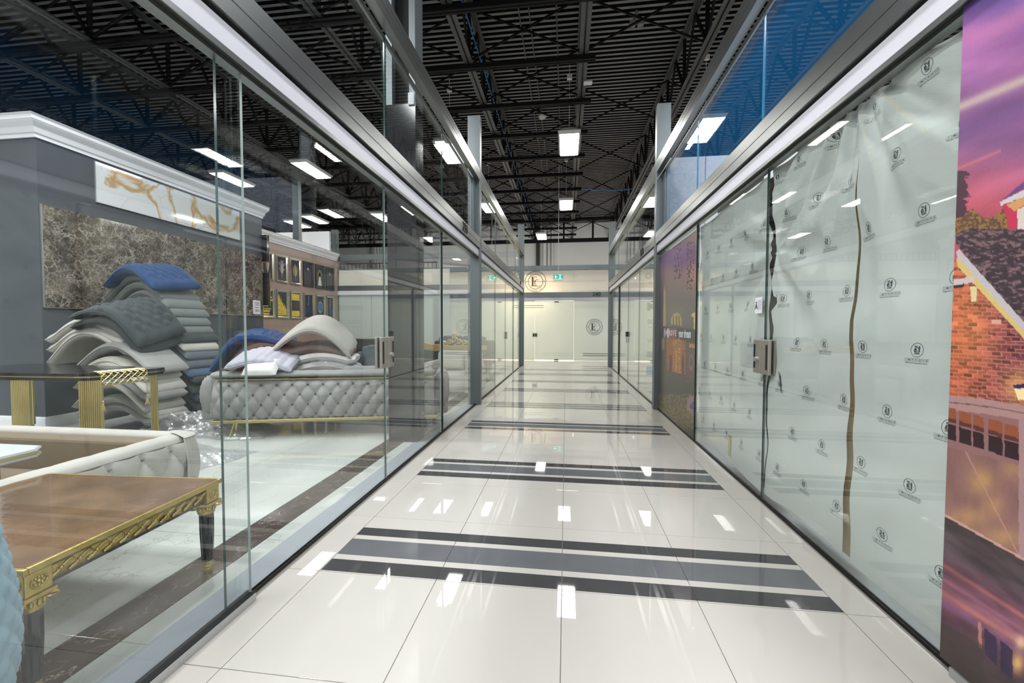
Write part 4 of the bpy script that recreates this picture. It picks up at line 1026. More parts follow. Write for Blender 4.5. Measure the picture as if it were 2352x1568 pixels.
for (x, y) in ((-.035, .035), (-.035, D_-.035), (-W_+.035, .035), (-W_+.035, D_-.035)):
    lg = MB().lathe([(.030, .30), (.031, .28), (.0305, .2), (.024, .06), (.022, .055)], (x, y, 0), 24, flute=.08).obj('leg', M_lacq, ct, smooth=False)
    MB().box(x-.038, x+.038, y-.038, y+.038, H_-.10, H_-.024).obj('corner_block', M_goldl, lg, bevel=.004)
    b = MB()
    for (dx, dy) in ((1, 0), (-1, 0), (0, 1), (0, -1)):
        cx_, cy_, cz_ = x+dx*.0385, y+dy*.0385, H_-.061
        for k in range(8):
            a = 2*PI*k/8; q = .013
            off = (0, q*math.cos(a), q*math.sin(a)) if dx else (q*math.cos(a), 0, q*math.sin(a))
            b.sphere((cx_+off[0], cy_+off[1], cz_+off[2]), *((.003, .006, .006) if dx else (.006, .003, .006)), 6, 4)
        b.sphere((cx_, cy_, cz_), *((.005, .007, .007) if dx else (.007, .005, .007)), 8, 5)
        b.tube([(cx_+(0 if dx else .022*math.cos(2*PI*k/16)), cy_+(.022*math.cos(2*PI*k/16) if dx else 0), cz_+.022*math.sin(2*PI*k/16)) for k in range(17)], .003, 5)
    b.obj('rosette', M_goldl, lg, smooth=True)
    b = MB().box(x-.045, x+.045, y-.045, y+.045, H_-.112, H_-.10)
    b.lathe([(.030, .295), (.036, .30), (.033, .31), (.035, .335), (.043, .342)], (x, y, 0), 20)
    for (dx, dy) in ((1, 1), (1, -1), (-1, 1), (-1, -1)):
        for (ex_, ey_) in ((dx, dy),):
            c3 = (x+dx*.040, y+dy*.040, H_-.124)
            b.tube([(c3[0]-dx*.012*(1-math.cos(t))*.5+dx*.006*math.cos(t), c3[1]-dy*.012*(1-math.cos(t))*.5+dy*.006*math.cos(t), c3[2]+.011*math.sin(t)*(1-t/14)) for t in [k*.6 for k in range(14)]], .0045, 6)
    for k in range(12):
        a = 2*PI*k/12; b.sphere((x+.036*math.cos(a), y+.036*math.sin(a), .322), .006, .006, .013, 6, 5)
    b.obj('capital', M_goldl, lg, smooth=False)
    MB().lathe([(.016, 0), (.021, .006), (.022, .02), (.0205, .028), (.0235, .032), (.0235, .036), (.021, .04), (.0235, .055), (.024, .06)], (x, y, 0), 24, flute=.04).obj('foot', M_goldl, lg)

# pale blue quilted armchair sliver at the lower left
ac = tag(empty('quilted_armchair', (0, 0, 0)), 'pale blue quilted armchair edge at the lower left behind the glass', 'armchair')
def chair_side(u, v):
    z = .12+v*.64; a = (u-.5)*PI*1.3
    puff = .017*tuft(u*1.1, z, .085, .085, 1)
    r = (.165+.045*math.sin(PI*min(1, v*1.1)**.8)-.05*(v > .9)*(v-.9)*10*.5+puff)
    return (-1.68+r*math.cos(a), .80+r*math.sin(a), z)
MB().grid(chair_side, 70, 70).obj('quilted_back', F_sky, ac, smooth=True)
MB().lathe([(.17, 0), (.19, .02), (.205, .07), (.19, .12), (.10, .12)], (-1.68, .80, 0), 24).obj('base_roll', F_sky, ac, smooth=True)
MB().lathe([(.10, .0), (.155, .01), (.16, .03), (.10, .05)], (-1.68, .80, .745), 24).obj('top_roll', F_sky, ac, smooth=True)

# --- black marble dining table with gold fluted legs
dt = tag(empty('dining_table', (0, 0, 0)), 'black marble dining table with gold banded edge and fluted gold legs', 'table')
TP = [(-6.0, 3.02), (-5.9, 2.98), (-4.32, 3.14), (-4.24, 3.18), (-4.21, 3.26), (-4.50, 4.02), (-4.56, 4.08), (-5.9, 4.06), (-6.05, 3.9)]
TP = [(-6.0, 3.06), (-4.30, 3.13), (-4.18, 3.16), (-4.13, 3.26), (-4.06, 3.66), (-4.10, 3.78), (-6.0, 3.96)]
def pl(b, pts, z0, z1, g=0):
    cx_ = sum(p[0] for p in pts)/len(pts); cy_ = sum(p[1] for p in pts)/len(pts)
    return b.prism([(x+(x-cx_)*g, y+(y-cy_)*g) for x, y in pts], 'z', z0, z1)
pl(MB(), TP, .785, .80).obj('table_top', M_blackm, dt, bevel=.003)
pl(MB(), TP, .755, .785, .0).obj('edge', M_lacq, dt)
pl(MB(), TP, .763, .774, .006).obj('gold_band', M_gold, dt)
pl(MB(), TP, .735, .7549, -.02).obj('underframe', M_lacq, dt)
def fluted_leg(x0, x1, y0, y1, st_, parent, n=11):
    b = MB(); r = math.hypot(x1-x0, y1-y0)/n/2
    for i in range(n):
        t = (i+.5)/n; x, y = x0+(x1-x0)*t, y0+(y1-y0)*t
        st2 = min(i, n-1-i); zb = 0 if st2 >= 3 else (.15, .08, .035)[st2]*st_
        b.lathe([(r*.95, 0), (r*.95, .735-zb)], (x, y, zb), 10); b.lathe([(r*.95, 0), (r*.95, .735-zb)], (x-r, y+r*1.7, zb), 8)
    b.obj('leg', M_gold, parent, smooth=False)
fluted_leg(-5.275, -5.065, 3.32, 3.32, 1, dt)
fluted_leg(-4.49, -4.265, 3.30, 3.32, 0, dt)
fluted_leg(-4.185, -4.125, 3.70, 3.72, 1, dt, 5)
fluted_leg(-5.95, -5.75, 3.80, 3.80, 1, dt)
# gold lattice runner over the corner
rn = tag(empty('lattice_runner', (0, 0, 0)), 'gold pierced lattice table runner with tassels on the black dining table', 'table runner')
b = MB()
def runp(s, h):   # s along edge 0..1, h: >0 on top (inwards), <0 hanging
    ax, ay, bx_, by = -4.135, 3.20, -4.075, 3.56
    x, y = ax+(bx_-ax)*s, ay+(by-ay)*s
    if h >= 0: return (x-h*.97+.0, y+h*.24, .806)
    return (x+.018, y, .802+h)
rows = [-.112+.05*i for i in range(6)]
for i in range(7):
    for j in range(5):
        s0_, h0 = i/7, rows[j]; s1_, h1 = (i+1)/7, rows[j+1]
        cs_, ch = (s0_+s1_)/2, (h0+h1)/2
        pts = [Vector(runp(cs_, h0)), Vector(runp(s1_, ch)), Vector(runp(cs_, h1)), Vector(runp(s0_, ch)), Vector(runp(cs_, h0))]
        b.tube(pts, .0052, 4, cap=False)
b.tube([runp(s, rows[0]) for s in (0, .5, 1)], .006, 5); b.tube([runp(s, rows[0]+.012) for s in (0, .5, 1)], .005, 5)
for s in (0, 1): b.tube([runp(s, h) for h in rows], .005, 5)
b.obj('lattice', M_gold, rn)
for s in (0.02, .98):
    x, y, z = runp(s, -.112); b = MB(); b.tube([(x, y, z), (x+.004, y, z-.14)], .0025, 5); b.sphere((x+.004, y, z-.15), .008, .008, .014, 8, 6)
    for k in range(9): a = 2*PI*k/9; b.tube([(x+.004, y, z-.155), (x+.004+.02*math.cos(a), y+.02*math.sin(a), z-.23)], .002, 4)
    b.obj('tassel', M_gold, rn)

# plastic film on the floor, striped cushion
def crumple(w_, d_, h_, seed, loc, rz, label, n=46):
    rg = random.Random(seed); ws = [(rg.uniform(3, 26), rg.uniform(3, 26), rg.uniform(0, 6), rg.uniform(.3, 1)) for _ in range(9)]
    def fn(u, v):
        e = (math.sin(PI*u)*math.sin(PI*v))**.5; z = sum(abs(math.sin(a*u+b_*v+c))*d for a, b_, c, d in ws)/sum(q[3] for q in ws)
        return ((u-.5)*w_+.02*math.sin(9*v+seed), (v-.5)*d_+.03*math.sin(8*u), .004+h_*e*z*1.4)
    o = MB().grid(fn, n, n).obj('plastic_wrap', M_film); o.location = loc; o.rotation_euler = (0, 0, rz); tag(o, label, 'plastic film'); return o
crumple(.95, .65, .20, 1, (-4.42, 4.36, 0), .3, 'crumpled clear plastic film piled beside the cream pads')
crumple(.9, .55, .10, 2, (-3.75, 4.30, 0), .1, 'crumpled clear plastic film spread under the grey sofa')
crumple(1.1, .6, .06, 3, (-3.55, 3.45, 0), -.2, 'thin flat plastic film lying on the marble floor')
def striped(u, v):
    s, q = 2*u-1, 2*v-1; e = max(0, (1-s**4)*(1-q**4)); return (s*.2, q*.16, .06*e**.5)
M_str = pm('striped_fabric', (190, 192, 196), .8)
nt_ = M_str.node_tree; wv = nt_.nodes.new('ShaderNodeTexWave'); wv.inputs['Scale'].default_value = 14; rp = nt_.nodes.new('ShaderNodeValToRGB')
rp.color_ramp.elements[0].color = (*srgb(70, 74, 80), 1); rp.color_ramp.elements[1].color = (*srgb(212, 214, 218), 1); rp.color_ramp.elements[1].position = .4
tc_ = nt_.nodes.new('ShaderNodeTexCoord'); nt_.links.new(tc_.outputs['Object'], wv.inputs['Vector']); nt_.links.new(wv.outputs['Color'], rp.inputs[0]); nt_.links.new(rp.outputs[0], nt_.nodes['Principled BSDF'].inputs['Base Color'])
b = MB().grid(striped, 16, 14).grid(lambda u, v: (striped(u, v)[0], striped(u, v)[1], -striped(u, v)[2]), 16, 14)
o = b.obj('striped_pillow', M_str, None, smooth=True); o.location = (-4.25, 4.72, .16); o.rotation_euler = (1.05, .5, .5); tag(o, 'grey striped pillow at the foot of the tall stack', 'pillow')
b = MB().grid(striped, 16, 14).grid(lambda u, v: (striped(u, v)[0], striped(u, v)[1], -striped(u, v)[2]), 16, 14)

# --- rear furniture
def velvet_sofa(x, y, L_, D_, H_, rz, mat, label, seat=.38, legs=M_gold):
    o = tag(empty('velvet_sofa', (x, y, 0), rz), label, 'sofa')
    MB().box(0, L_, 0, .2, .12, H_).obj('backrest', mat, o, bevel=.05)
    MB().box(-.14, .10, 0, D_, .12, H_-.12).obj('armrest', mat, o, bevel=.06); MB().box(L_-.10, L_+.14, 0, D_, .12, H_-.12).obj('armrest', mat, o, bevel=.06)
    MB().box(.05, L_-.05, .1, D_-.02, .12, seat).obj('seat', mat, o, bevel=.04)
    for i in range(2): MB().box(.15+i*(L_/2-.1), L_/2-.02+i*(L_/2-.1), -.02, .12, H_-.05, H_+.03).obj('back_cushion', mat, o, bevel=.03)
    for a, c in ((.0, .05), (L_, .05), (0, D_-.06), (L_, D_-.06)): MB().lathe([(.012, 0), (.025, .12)], (a, c, 0), 10).obj('leg', legs, o)
    return o
velvet_sofa(-5.75, 8.3, 1.25, .8, .76, 0, F_navy, 'dark blue velvet sofa behind the grey tufted sofa')
velvet_sofa(-6.6, 11.2, 2.4, .85, .86, 0, F_black, 'black velvet sofa against the rear partition, behind the blue one')
o = velvet_sofa(-3.7, 11.8, 1.4, .8, .95, 0, F_char, 'charcoal channelled sofa back beside the rear partition')
velvet_sofa(-4.45, 8.6, .8, .75, .80, 0, F_slate, 'slate blue accent chair just left of the steel column')
velvet_sofa(-4.2, 10.4, .5, .5, .92, 0, F_camel, 'camel dining chair behind the slate accent chair')
# carved gilt settee
gsr = tag(empty('carved_settee', (-3.55, 9.4, 0)), 'black velvet settee with carved gilt crest seen behind the column', 'sofa')
b = MB(); prof = []
for i in range(25):
    t = i/24; x = t*1.75; z = .80+.10*math.exp(-((x-.12)/.18)**2)+.03*math.sin(x*4)*(x < .9); prof.append((x, z))
b.prism(prof+[(1.75, .70), (.9, .70), (.55, .66), (.25, .70), (0, .60)], 'y', -.04, .04); b.obj('gilt_rail', pm('gilt_wood', (180, 142, 84), .35, .4), gsr, bevel=.01)
MB().box(0, 1.75, -.03, .03, .15, .68).obj('backrest', F_black, gsr, bevel=.01); MB().box(0, 1.75, .03, .7, .15, .42).obj('seat', F_black, gsr, bevel=.04)
b = MB()
for (cx_, cz_, r_) in ((.98, .93, .075), (.86, .88, .06), (1.10, .88, .06), (.74, .85, .05), (1.22, .87, .055), (1.32, .86, .045), (.98, 1.02, .07)):
    b.tube([(cx_+r_*math.cos(k*.5)*(1-k/22), 0, cz_+r_*math.sin(k*.5)*(1-k/22)) for k in range(18)], [.022-.0008*k for k in range(18)], 7)
for k in range(12): b.sphere((.70+.06*k, -.01, .845+.03*math.sin(k*2.1)), .03, .02, .02, 8, 6)
b.obj('carved_crest', M_goldl, gsr, smooth=True)
for x_, y_ in ((.05, 0), (1.7, 0), (.05, .65), (1.7, .65)): MB().lathe([(.015, 0), (.03, .08), (.02, .15)], (x_, y_, 0), 10).obj('leg', M_goldl, gsr)
# cream rounded armchair beside the glass
ra = tag(empty('rounded_armchair', (-2.0, 7.25, 0)), 'cream armchair with rounded arms standing just beyond the steel column', 'armchair')
def rarm(x0):
    def fn(u, v):
        a = PI*v; return (x0+.11*math.cos(a)*(1), -.35+u*.75, .12+(.36+.0*u) if v in (0, 1) else .42+.20*math.sin(a))
    b = MB().box(x0-.11, x0+.11, -.35, .40, .1, .44).grid(fn, 10, 14)
    b.prism([(x0+.11*math.cos(PI*k/14), .42+.20*math.sin(PI*k/14)) for k in range(15)], 'y', -.36, -.345)
    return b.obj('armrest', F_cream, ra, smooth=False, bevel=0)
rarm(-.38); rarm(.40)
MB().box(-.3, .3, -.3, .42, .1, .42).obj('seat', F_cream, ra, bevel=.05); MB().box(-.42, .44, .36, .56, .1, .78).obj('backrest', F_cream, ra, bevel=.08)
for x_, y_ in ((-.4, -.3), (.42, -.3), (-.4, .5), (.42, .5)): MB().lathe([(.012, 0), (.02, .1)], (x_, y_, 0), 10).obj('leg', M_gold, ra)
o = MB().grid(pil, 14, 12).grid(lambda u, v: (pil(u, v)[0], pil(u, v)[1], -pil(u, v)[2]), 14, 12).obj('throw_pillow', F_cream, None, smooth=True)
o.location = (-2.08, 7.50, .58); o.rotation_euler = (1.2, 0, .2); tag(o, 'cream pillow standing on the rounded armchair', 'pillow')

# ================================================================== RIGHT SHOP
pw = struct('wall_party', 'white party wall between the two right hand shops')
MB().box(1.50, 8.0, 6.52, 6.62, 0, 3.74).obj('wall_panel', M_white, pw)
MB().box(2.02, 2.026, 6.515, 6.52, 0, 3.74).obj('panel_joint', M_channel, pw)
# paper sheets behind the glass
M_paper = pm('masking_paper', (214, 217, 213), .6, noise=(2.5, .03))
M_kraft = pm('kraft_back', (226, 212, 180), .8)
PX = RX+.022
def fold(y, z):
    # creases fan out from the lock and the torn top corner
    f = 0
    for (a, ph, am, w_) in ((1.15, .2, .006, 9), (.9, 1.1, .004, 14), (1.4, 2.2, .003, 21), (.4, .7, .002, 17)):
        t = y*math.cos(a)+z*math.sin(a); f += am*math.sin(t*w_+ph+1.2*math.sin(t*3+ph))
    d = math.hypot(y-3.05, (z-1.75)); an = math.atan2(z-1.75, y-3.05)
    f += .030*math.sin(an*8)*math.exp(-(d/.9)**2)*min(1, d*3)
    d = math.hypot(y-2.3, (z-2.5)); an = math.atan2(z-2.5, y-2.3)
    f += .034*(math.sin(an*15)+.5*math.sin(an*29+1))*math.exp(-(d/1.0)**2)*min(1, d*2)
    return max(f, -.011) if f < .06 else .06
def left_edge(z):   # torn edge of the middle sheet next to the door joint
    ks = [(2.31, 3.088), (2.05, 3.065), (1.80, 3.055), (1.62, 3.03), (1.56, 3.02), (1.50, 3.09), (1.44, 2.985), (1.38, 2.97), (1.33, 3.05), (1.22, 3.02), (1.12, 3.07), (1.08, 3.095), (.92, 3.06), (.75, 3.085), (.5, 3.097), (-1, 3.097)]
    for (za, ya), (zb, yb) in zip(ks, ks[1:]):
        if zb <= z <= za: t = (za-z)/(za-zb); return ya+(yb-ya)*t
    return 3.097
def sheet(name, label, y_lo, y_hi, zt, zb, xo, ny, nz):
    o = tag(empty(name, (0, 0, 0)), label, 'paper sheet')
    lo = y_lo if callable(y_lo) else (lambda z: y_lo); hi = y_hi if callable(y_hi) else (lambda z: y_hi)
    zbf = zb if callable(zb) else (lambda y: zb)
    def fn(u, v):
        z0 = zbf(lo(0)+(hi(0)-lo(0))*u); z = z0+v*(zt-z0); y = lo(z)+(hi(z)-lo(z))*u
        return (PX+xo+fold(y, z)*.9, y, z)
    b = MB().grid(fn, ny, nz); n1 = len(b.f)
    b.f = [f[::-1] for f in b.f]
    def fn2(u, v): x, y, z = fn(u, v); return (x+.0015, y, z)
    b.grid(fn2, ny, nz, 1); b.obj('paper', [M_paper, M_kraft], o, smooth=True)
    # printed marks
    pr = MB(); row = 0; z = 2.235
    while z > .05:
        y = 1.551+(.15 if row % 2 else 0)+.003*row
        while y < 4.7:
            if lo(z)+.03 < y < hi(z)-.03 and z > zbf(y)+.06 and z < zt-.04:
                pr.add([(PX+xo+fold(y-px_, z+pz_)*.9-.0012, y-px_, z+pz_) for px_, pz_, _ in LG[0]], LG[1])
            y += .300
        z -= .277; row += 1
    if pr.v: pr.obj('printed_mark', M_ink, o, kind='stuff')
    return o
M_ink = pm('grey_ink', (62, 72, 76), .6)
def logo_print():
    b = MB(); R = .028; n = 36; vs = []
    for r in (R-.0008, R+.0008): vs += [(r*math.cos(2*PI*k/n), r*math.sin(2*PI*k/n), 0) for k in range(n)]
    b.add(vs, [(k, (k+1) % n, n+(k+1) % n, n+k) for k in range(n)])
    def q(x0, x1, z0, z1): b.add([(x0, z0, 0), (x1, z0, 0), (x1, z1, 0), (x0, z1, 0)], [(0, 1, 2, 3)])
    # emblem: dark square with a pale house roof sweep, letters above
    q(-.013, -.0055, -.009, .004); q(.007, .0125, -.009, .0165); q(-.0055, .003, -.009, -.006)
    b.add([(-.012, .004, 0), (-.006, .009, 0), (-.001, .004, 0), (-.0055, -.001, 0)], [(0, 1, 2, 3)])
    b.add([(.0, .0095, 0), (.007, .003, 0), (.007, .0095, 0)], [(0, 1, 2)])
    q(-.002, .0025, -.003, .0)
    for t_, s_, x_, z_, xs_ in (('REL', .0105, -.0045, .0135, .9), ('HOMES', .0085, 0, -.0145, .85)):
        v, f = text_mesh(t_, s_, 0, .0003, xs=xs_); b.add([(x+x_, y+z_, 0) for x, y, z in v], f)
    for i, ch in enumerate('IMPROVE'):
        cx_ = -.048+.016*i; z0, z1 = -.047, -.034
        for (xa, xb, za, zb) in ((cx_-.007, cx_+.007, z0, z0+.0006), (cx_-.007, cx_+.007, z1-.0006, z1), (cx_-.007, cx_-.0064, z0, z1), (cx_+.0064, cx_+.007, z0, z1)): q(xa, xb, za, zb)
        v, f = text_mesh(ch, .0105, 0, .0001); b.add([(x+cx_, y-.0405, 0) for x, y, z in v], f)
    v, f = text_mesh('Quality Home Improvement Centre', .0062, 0, .0001, xs=1.1); b.add([(x, y-.0525, 0) for x, y, z in v], f)
    return b.v, b.f
LG = logo_print()
sheet('masking_paper', 'pale printed masking paper sheet beside the near mural', 1.56, lambda z: 2.232-.012*(2.3-z)/2.3, 2.305, .055, 0, 60, 150)
sheet('masking_paper', 'pale printed masking paper sheet torn along the door edge', lambda z: 2.230+.052*(1-z/2.3), left_edge, 2.30, lambda y: .05+.03*max(0, math.sin((y-2.2)*4)), 0, 70, 160)
sheet('masking_paper', 'pale printed masking paper sheet on the left leaf of the papered door', 3.115, 4.62, 2.27, lambda y: .04+.05*max(0, math.sin((y-3.4)*2.4)), 0, 110, 130)
tag(MB().box(PX+.064, PX+.066, 2.17, 2.75, .03, 2.3).obj('kraft_strip', M_kraft), 'tan kraft strip showing between the two nearest paper sheets', 'paper strip')
tag(MB().box(PX+.068, PX+.070, 2.9, 3.8, .03, 2.3).obj('gap_shade_sheet', pm('olive_dark', (84, 80, 68), .8)), 'dark olive sheet standing in for the dim shop behind the torn paper gap', 'shade sheet')  # added sheet; its dark colour stands for the dim shop interior
sl = MB(); ks = [(2.93, .93), (2.905, .90), (2.892, .84), (2.889, .79)]
sl.tube([(PX-.012, y, z) for y, z in ks], [.001, .007, .006, .0005], 6); tag(sl.obj('paper_tear', M_channel), 'short dark curved tear in the paper below the lock', 'tear')
fp = tag(MB().grid(lambda u, v: (PX-.004-.012*math.sin(PI*u), 3.00+.07*u*(1-.6*abs(2*v-1)), 1.50+.16*(v-.5)+.03*u), 10, 10).obj('paper_flap', M_paper, None, smooth=True), 'torn curled paper flap above the lock', 'paper flap')
tp = tag(MB().box(PX-.004, PX-.002, 3.72, 3.77, .12, .30).obj('masking_tape', pm('tape', (196, 186, 140), .6)), 'short strip of yellowed tape low on the far paper sheet', 'tape')
tape = tag(MB().box(PX-.012, PX-.009, 4.1, 3.2, 2.27, 2.31).obj('packing_tape', pm('ptape', (150, 148, 128), .5)), 'brownish tape edge along the top of the far paper', 'tape')
# white card on glass
cdm = tag(MB().box(RX-.0085, RX-.0065, 3.14, 3.25, 1.32, 1.435).obj('white_card', M_white), 'small white card with a black A stuck on the glass above the lock', 'card')
v, f = text_mesh('A', .06, .0002, .002); b = MB().add(onwall(v, 'x-', RX-.0087, 3.228, 1.37), f); b.box(RX-.0089, RX-.0085, 3.22, 3.237, 1.395, 1.405)
b.obj('letter', M_black, cdm)
b = MB()
for i in range(5): b.box(RX-.0089, RX-.0085, 3.15, 3.205, 1.35+.014*i, 1.353+.014*i)
b.obj('printed_lines', M_ink, cdm)
# stickers on a glass screen in the second right shop
ds = tag(empty('glass_screen', (0, 0, 0)), 'free standing glass screen with supplier stickers in the second right shop', 'glass screen')
hpane(8.7, 1.56, 3.2, .01, 3.0, ds, M_glass)
MB().box(1.56, 3.2, 8.66, 8.74, 0, .02).obj('base_rail', M_rail, ds)
for t_, z_, s_, m_ in (('PRODUCT', 2.11, .085, M_black), ('SCHÜCO', 1.335, .12, M_black), ('VARIO', .96, .12, pm('orange_vinyl', (214, 92, 58), .5))):
    v, f = text_mesh(t_, s_, .001, .002, 'LEFT'); MB().add(onwall(v, 'y-', 8.69, 1.63, z_), f).obj('sticker_lettering', m_, ds)
MB().box(1.63, 2.2, 8.688, 8.693, 1.60, 1.70).box(1.62, 1.68, 8.688, 8.693, 1.56, 1.72).obj('grey_sticker', M_ink, ds)
MB().box(1.62, 1.95, 8.688, 8.693, .62, .74).obj('grey_sticker', pm('grey_vinyl', (130, 136, 150), .5), ds)
MB().box(1.62, 1.95, 8.688, 8.693, .26, .44).obj('blue_sticker', pm('blue_vinyl', (56, 140, 220), .5), ds)
b = MB(); ring(b, 1.64, 2.26, .05, .02, 8.688, 8.693, 24); b.obj('round_sticker', M_ink, ds)
b = MB().box(1.64, 1.95, 8.688, 8.693, 1.23, 1.24).box(1.64, 1.95, 8.688, 8.693, 2.03, 2.04).box(1.64, 1.95, 8.688, 8.693, .54, .55); b.obj('thin_rule', M_ink, ds)

# ================================================================== MURALS (flat printed film, colours per vertex)
def vnoise(x, y, seed=0):
    xi, yi = np.floor(x).astype(np.int64), np.floor(y).astype(np.int64); xf, yf = x-xi, y-yi
    xf, yf = xf*xf*(3-2*xf), yf*yf*(3-2*yf)
    def h(a, b): n = (a*374761393+b*668265263+seed*69069) & 0x7fffffff; n = ((n ^ (n >> 13))*1274126177) & 0x7fffffff; return (n & 0xffff)/65535.
    return (h(xi, yi)*(1-xf)+h(xi+1, yi)*xf)*(1-yf)+(h(xi, yi+1)*(1-xf)+h(xi+1, yi+1)*xf)*yf
def fbm(x, y, s=0): return (vnoise(x, y, s)+.5*vnoise(x*2.1, y*2.1, s+1)+.25*vnoise(x*4.3, y*4.3, s+2))/1.75
def inpoly(x, y, pts):
    r = np.zeros(x.shape, bool); n = len(pts); j = n-1
    for i in range(n):
        xi, yi = pts[i]; xj, yj = pts[j]
        c = ((yi > y) != (yj > y)) & (x < (xj-xi)*(y-yi)/((yj-yi) if yj != yi else 1e-9)+xi); r ^= c; j = i
    return r
def mix(C, m, col, a=1.0):
    a = (m*a)[..., None] if hasattr(m, 'shape') and m.dtype != bool else (m.astype(float)*a)[..., None]
    return C*(1-a)+np.array(col, float)*a
def grad(y, ks):
    ys_ = [k[0] for k in ks]; return np.stack([np.interp(y, ys_, [k[1][c] for k in ks]) for c in range(3)], -1)
def paint_near(x, y):
    d = y+(x-2222)*.42
    C = grad(y, [(0, (112, 84, 142)), (60, (150, 96, 158)), (150, (164, 104, 156)), (240, (140, 92, 146)), (330, (142, 92, 140)), (400, (178, 98, 128)), (470, (198, 96, 112)), (540, (190, 80, 104))])
    st = fbm(x*.006+3, d*.022, 4); C = C*(0.86+.34*st[..., None])
    C = mix(C, np.exp(-((d-80-14*np.sin(x*.02))/26)**2), (200, 124, 170), .6)
    C = mix(C, np.exp(-((d-10)/34)**2)*(x < 2330), (96, 70, 140), .7)
    C = mix(C, np.exp(-((d-238)/13)**2), (204, 178, 172), .95)
    C = mix(C, np.exp(-((d-300)/24)**2), (112, 78, 134), .5)
    C = mix(C, np.exp(-((d-378)/4)**2)*(x < 2300), (220, 130, 130), .6)
    # fir sprig, autumn tree
    C = mix(C, (x < 2204+34*fbm(x*.03, y*.16, 12)) & (y > 392) & (y < 500), (66, 50, 62), .85)
    tr = (y > 488+22*np.abs(np.sin(x*.045))-10) & (x < 2318) & (y < 545); C = mix(C, tr, (104, 78, 62)); C = mix(C, tr & (fbm(x*.2, y*.2, 9) > .5), (170, 124, 66), .8)
    # tower and eaves
    C = mix(C, inpoly(x, y, [(2300, 470), (2352, 440), (2352, 530), (2314, 530), (2312, 500)]), (196, 60, 88))
    C = mix(C, inpoly(x, y, [(2336, 482), (2360, 470), (2360, 530), (2338, 528)]), (222, 206, 196))
    C = mix(C, inpoly(x, y, [(2312, 470), (2352, 450), (2352, 470), (2330, 486)]), (214, 160, 104))
    C = mix(C, inpoly(x, y, [(2297, 463), (2360, 432), (2360, 448), (2299, 472)]), (214, 204, 206))
    C = mix(C, inpoly(x, y, [(2297, 463), (2352, 416), (2352, 434)]), (110, 74, 132))
    # roof
    rf = inpoly(x, y, [(2196, 536), (2225, 524), (2300, 526), (2360, 526), (2360, 760), (2196, 560)])
    n = fbm(x*.10, (y+x*.0)*.22, 2); C = mix(C, rf, (66, 54, 62)); C = mix(C, rf & (n > .52), (98, 78, 84), .8); C = mix(C, rf & (n > .62), (140, 112, 112), .7)
    # brick gable
    bk = inpoly(x, y, [(2190, 600), (2225, 622), (2360, 790), (2360, 960), (2180, 920)])
    row = np.floor((y-(x-2200)*.06)/9.0); cx_ = x+(row % 2)*11; cell = np.floor(cx_/22)
    hb = vnoise(cell*3.7+.5, row*2.3+.5, 6); hv = np.clip((x-2195)/150, 0, 1)
    bc = (np.array((184, 94, 64))*(1-hv[..., None])+np.array((124, 64, 76))*hv[..., None])*(.62+.75*hb[..., None])
    bc = bc+np.exp(-((x-2235)/46)**2-((y-760)/90)**2)[..., None]*np.array((40, 32, 6))
    C = np.where(bk[..., None], bc, C)
    mort = (((y-(x-2200)*.06) % 9.0) < 2.0) | ((cx_ % 22) < 2.2); C = mix(C, bk & mort, (206, 148, 124), .62)
    C = mix(C, bk & (hb > .93), (226, 190, 168), .7)
    # rake boards
    C = mix(C, inpoly(x, y, [(2196, 578), (2203, 572), (2360, 748), (2360, 772), (2200, 598)]), (196, 186, 190))
    C = mix(C, inpoly(x, y, [(2196, 592), (2204, 596), (2360, 770), (2360, 786), (2200, 612)]), (214, 190, 118))
    C = mix(C, inpoly(x, y, [(2190, 642), (2236, 634), (2238, 648), (2190, 656)]), (206, 190, 190)); C = mix(C, inpoly(x, y, [(2190, 656), (2215, 651), (2215, 658), (2190, 663)]), (60, 44, 48))
    C = mix(C, inpoly(x, y, [(2228, 658), (2244, 658), (2242, 692), (2231, 692)]), (226, 206, 156))
    # lamp
    C = mix(C, np.exp(-(((x-2340)/34)**2+((y-890)/40)**2)), (236, 176, 104), .75)
    C = mix(C, inpoly(x, y, [(2326, 884), (2360, 880), (2360, 892), (2330, 892)]), (60, 46, 96)); C = mix(C, inpoly(x, y, [(2330, 892), (2360, 892), (2352, 918), (2338, 918)]), (250, 226, 170))
    # stone band + garage windows
    arch = 908+(x-2190)*.10+((x-2190)/60)**2
    C = mix(C, (y > arch) & (y < arch+34), (176, 136, 132)); C = mix(C, (y > arch+15) & (y < arch+18), (120, 90, 96))
    gw = (y > arch+34) & (y < 1200+(x-2180)*.55)
    C = mix(C, gw, (146, 106, 106))
    wy = y-(x-2190)*.30
    for (xa, xb) in ((2176, 2196), (2203, 2231), (2235, 2260), (2270, 2303), (2307, 2341)):
        for (ya, yb, c) in ((940, 974, (150, 84, 56)), (978, 1014, (52, 34, 40))):
            m = (x > xa) & (x < xb) & (wy+ (2 if xa > 2260 else 0) > ya-2) & (wy < yb-2); C = mix(C, m, c); 
            if ya == 940: C = mix(C, m & (wy > 962), (80, 44, 44), .8)
    # door glow
    dg = gw & (y > 1030+(x-2190)*.25)
    C = mix(C, dg, (150, 108, 104)); C = C*(1-.16*(dg*fbm(x*.05, y*.02, 5))[..., None])
    gl_ = np.exp(-(((x-2250)/30)**2+((y-1105)/34)**2))+np.exp(-(((x-2215)/44)**2+((y-1190)/24)**2))+.7*np.exp(-(((x-2330)/24)**2+((y-1080)/26)**2))+.7*np.exp(-(((x-2285)/20)**2+((y-1160)/30)**2))+.8*np.exp(-(((x-2300)/50)**2+((y-1235)/22)**2))
    C = mix(C, np.clip(gl_*(.45+fbm(x*.03, y*.03, 14)), 0, 1)*dg, (206, 160, 98), .7)
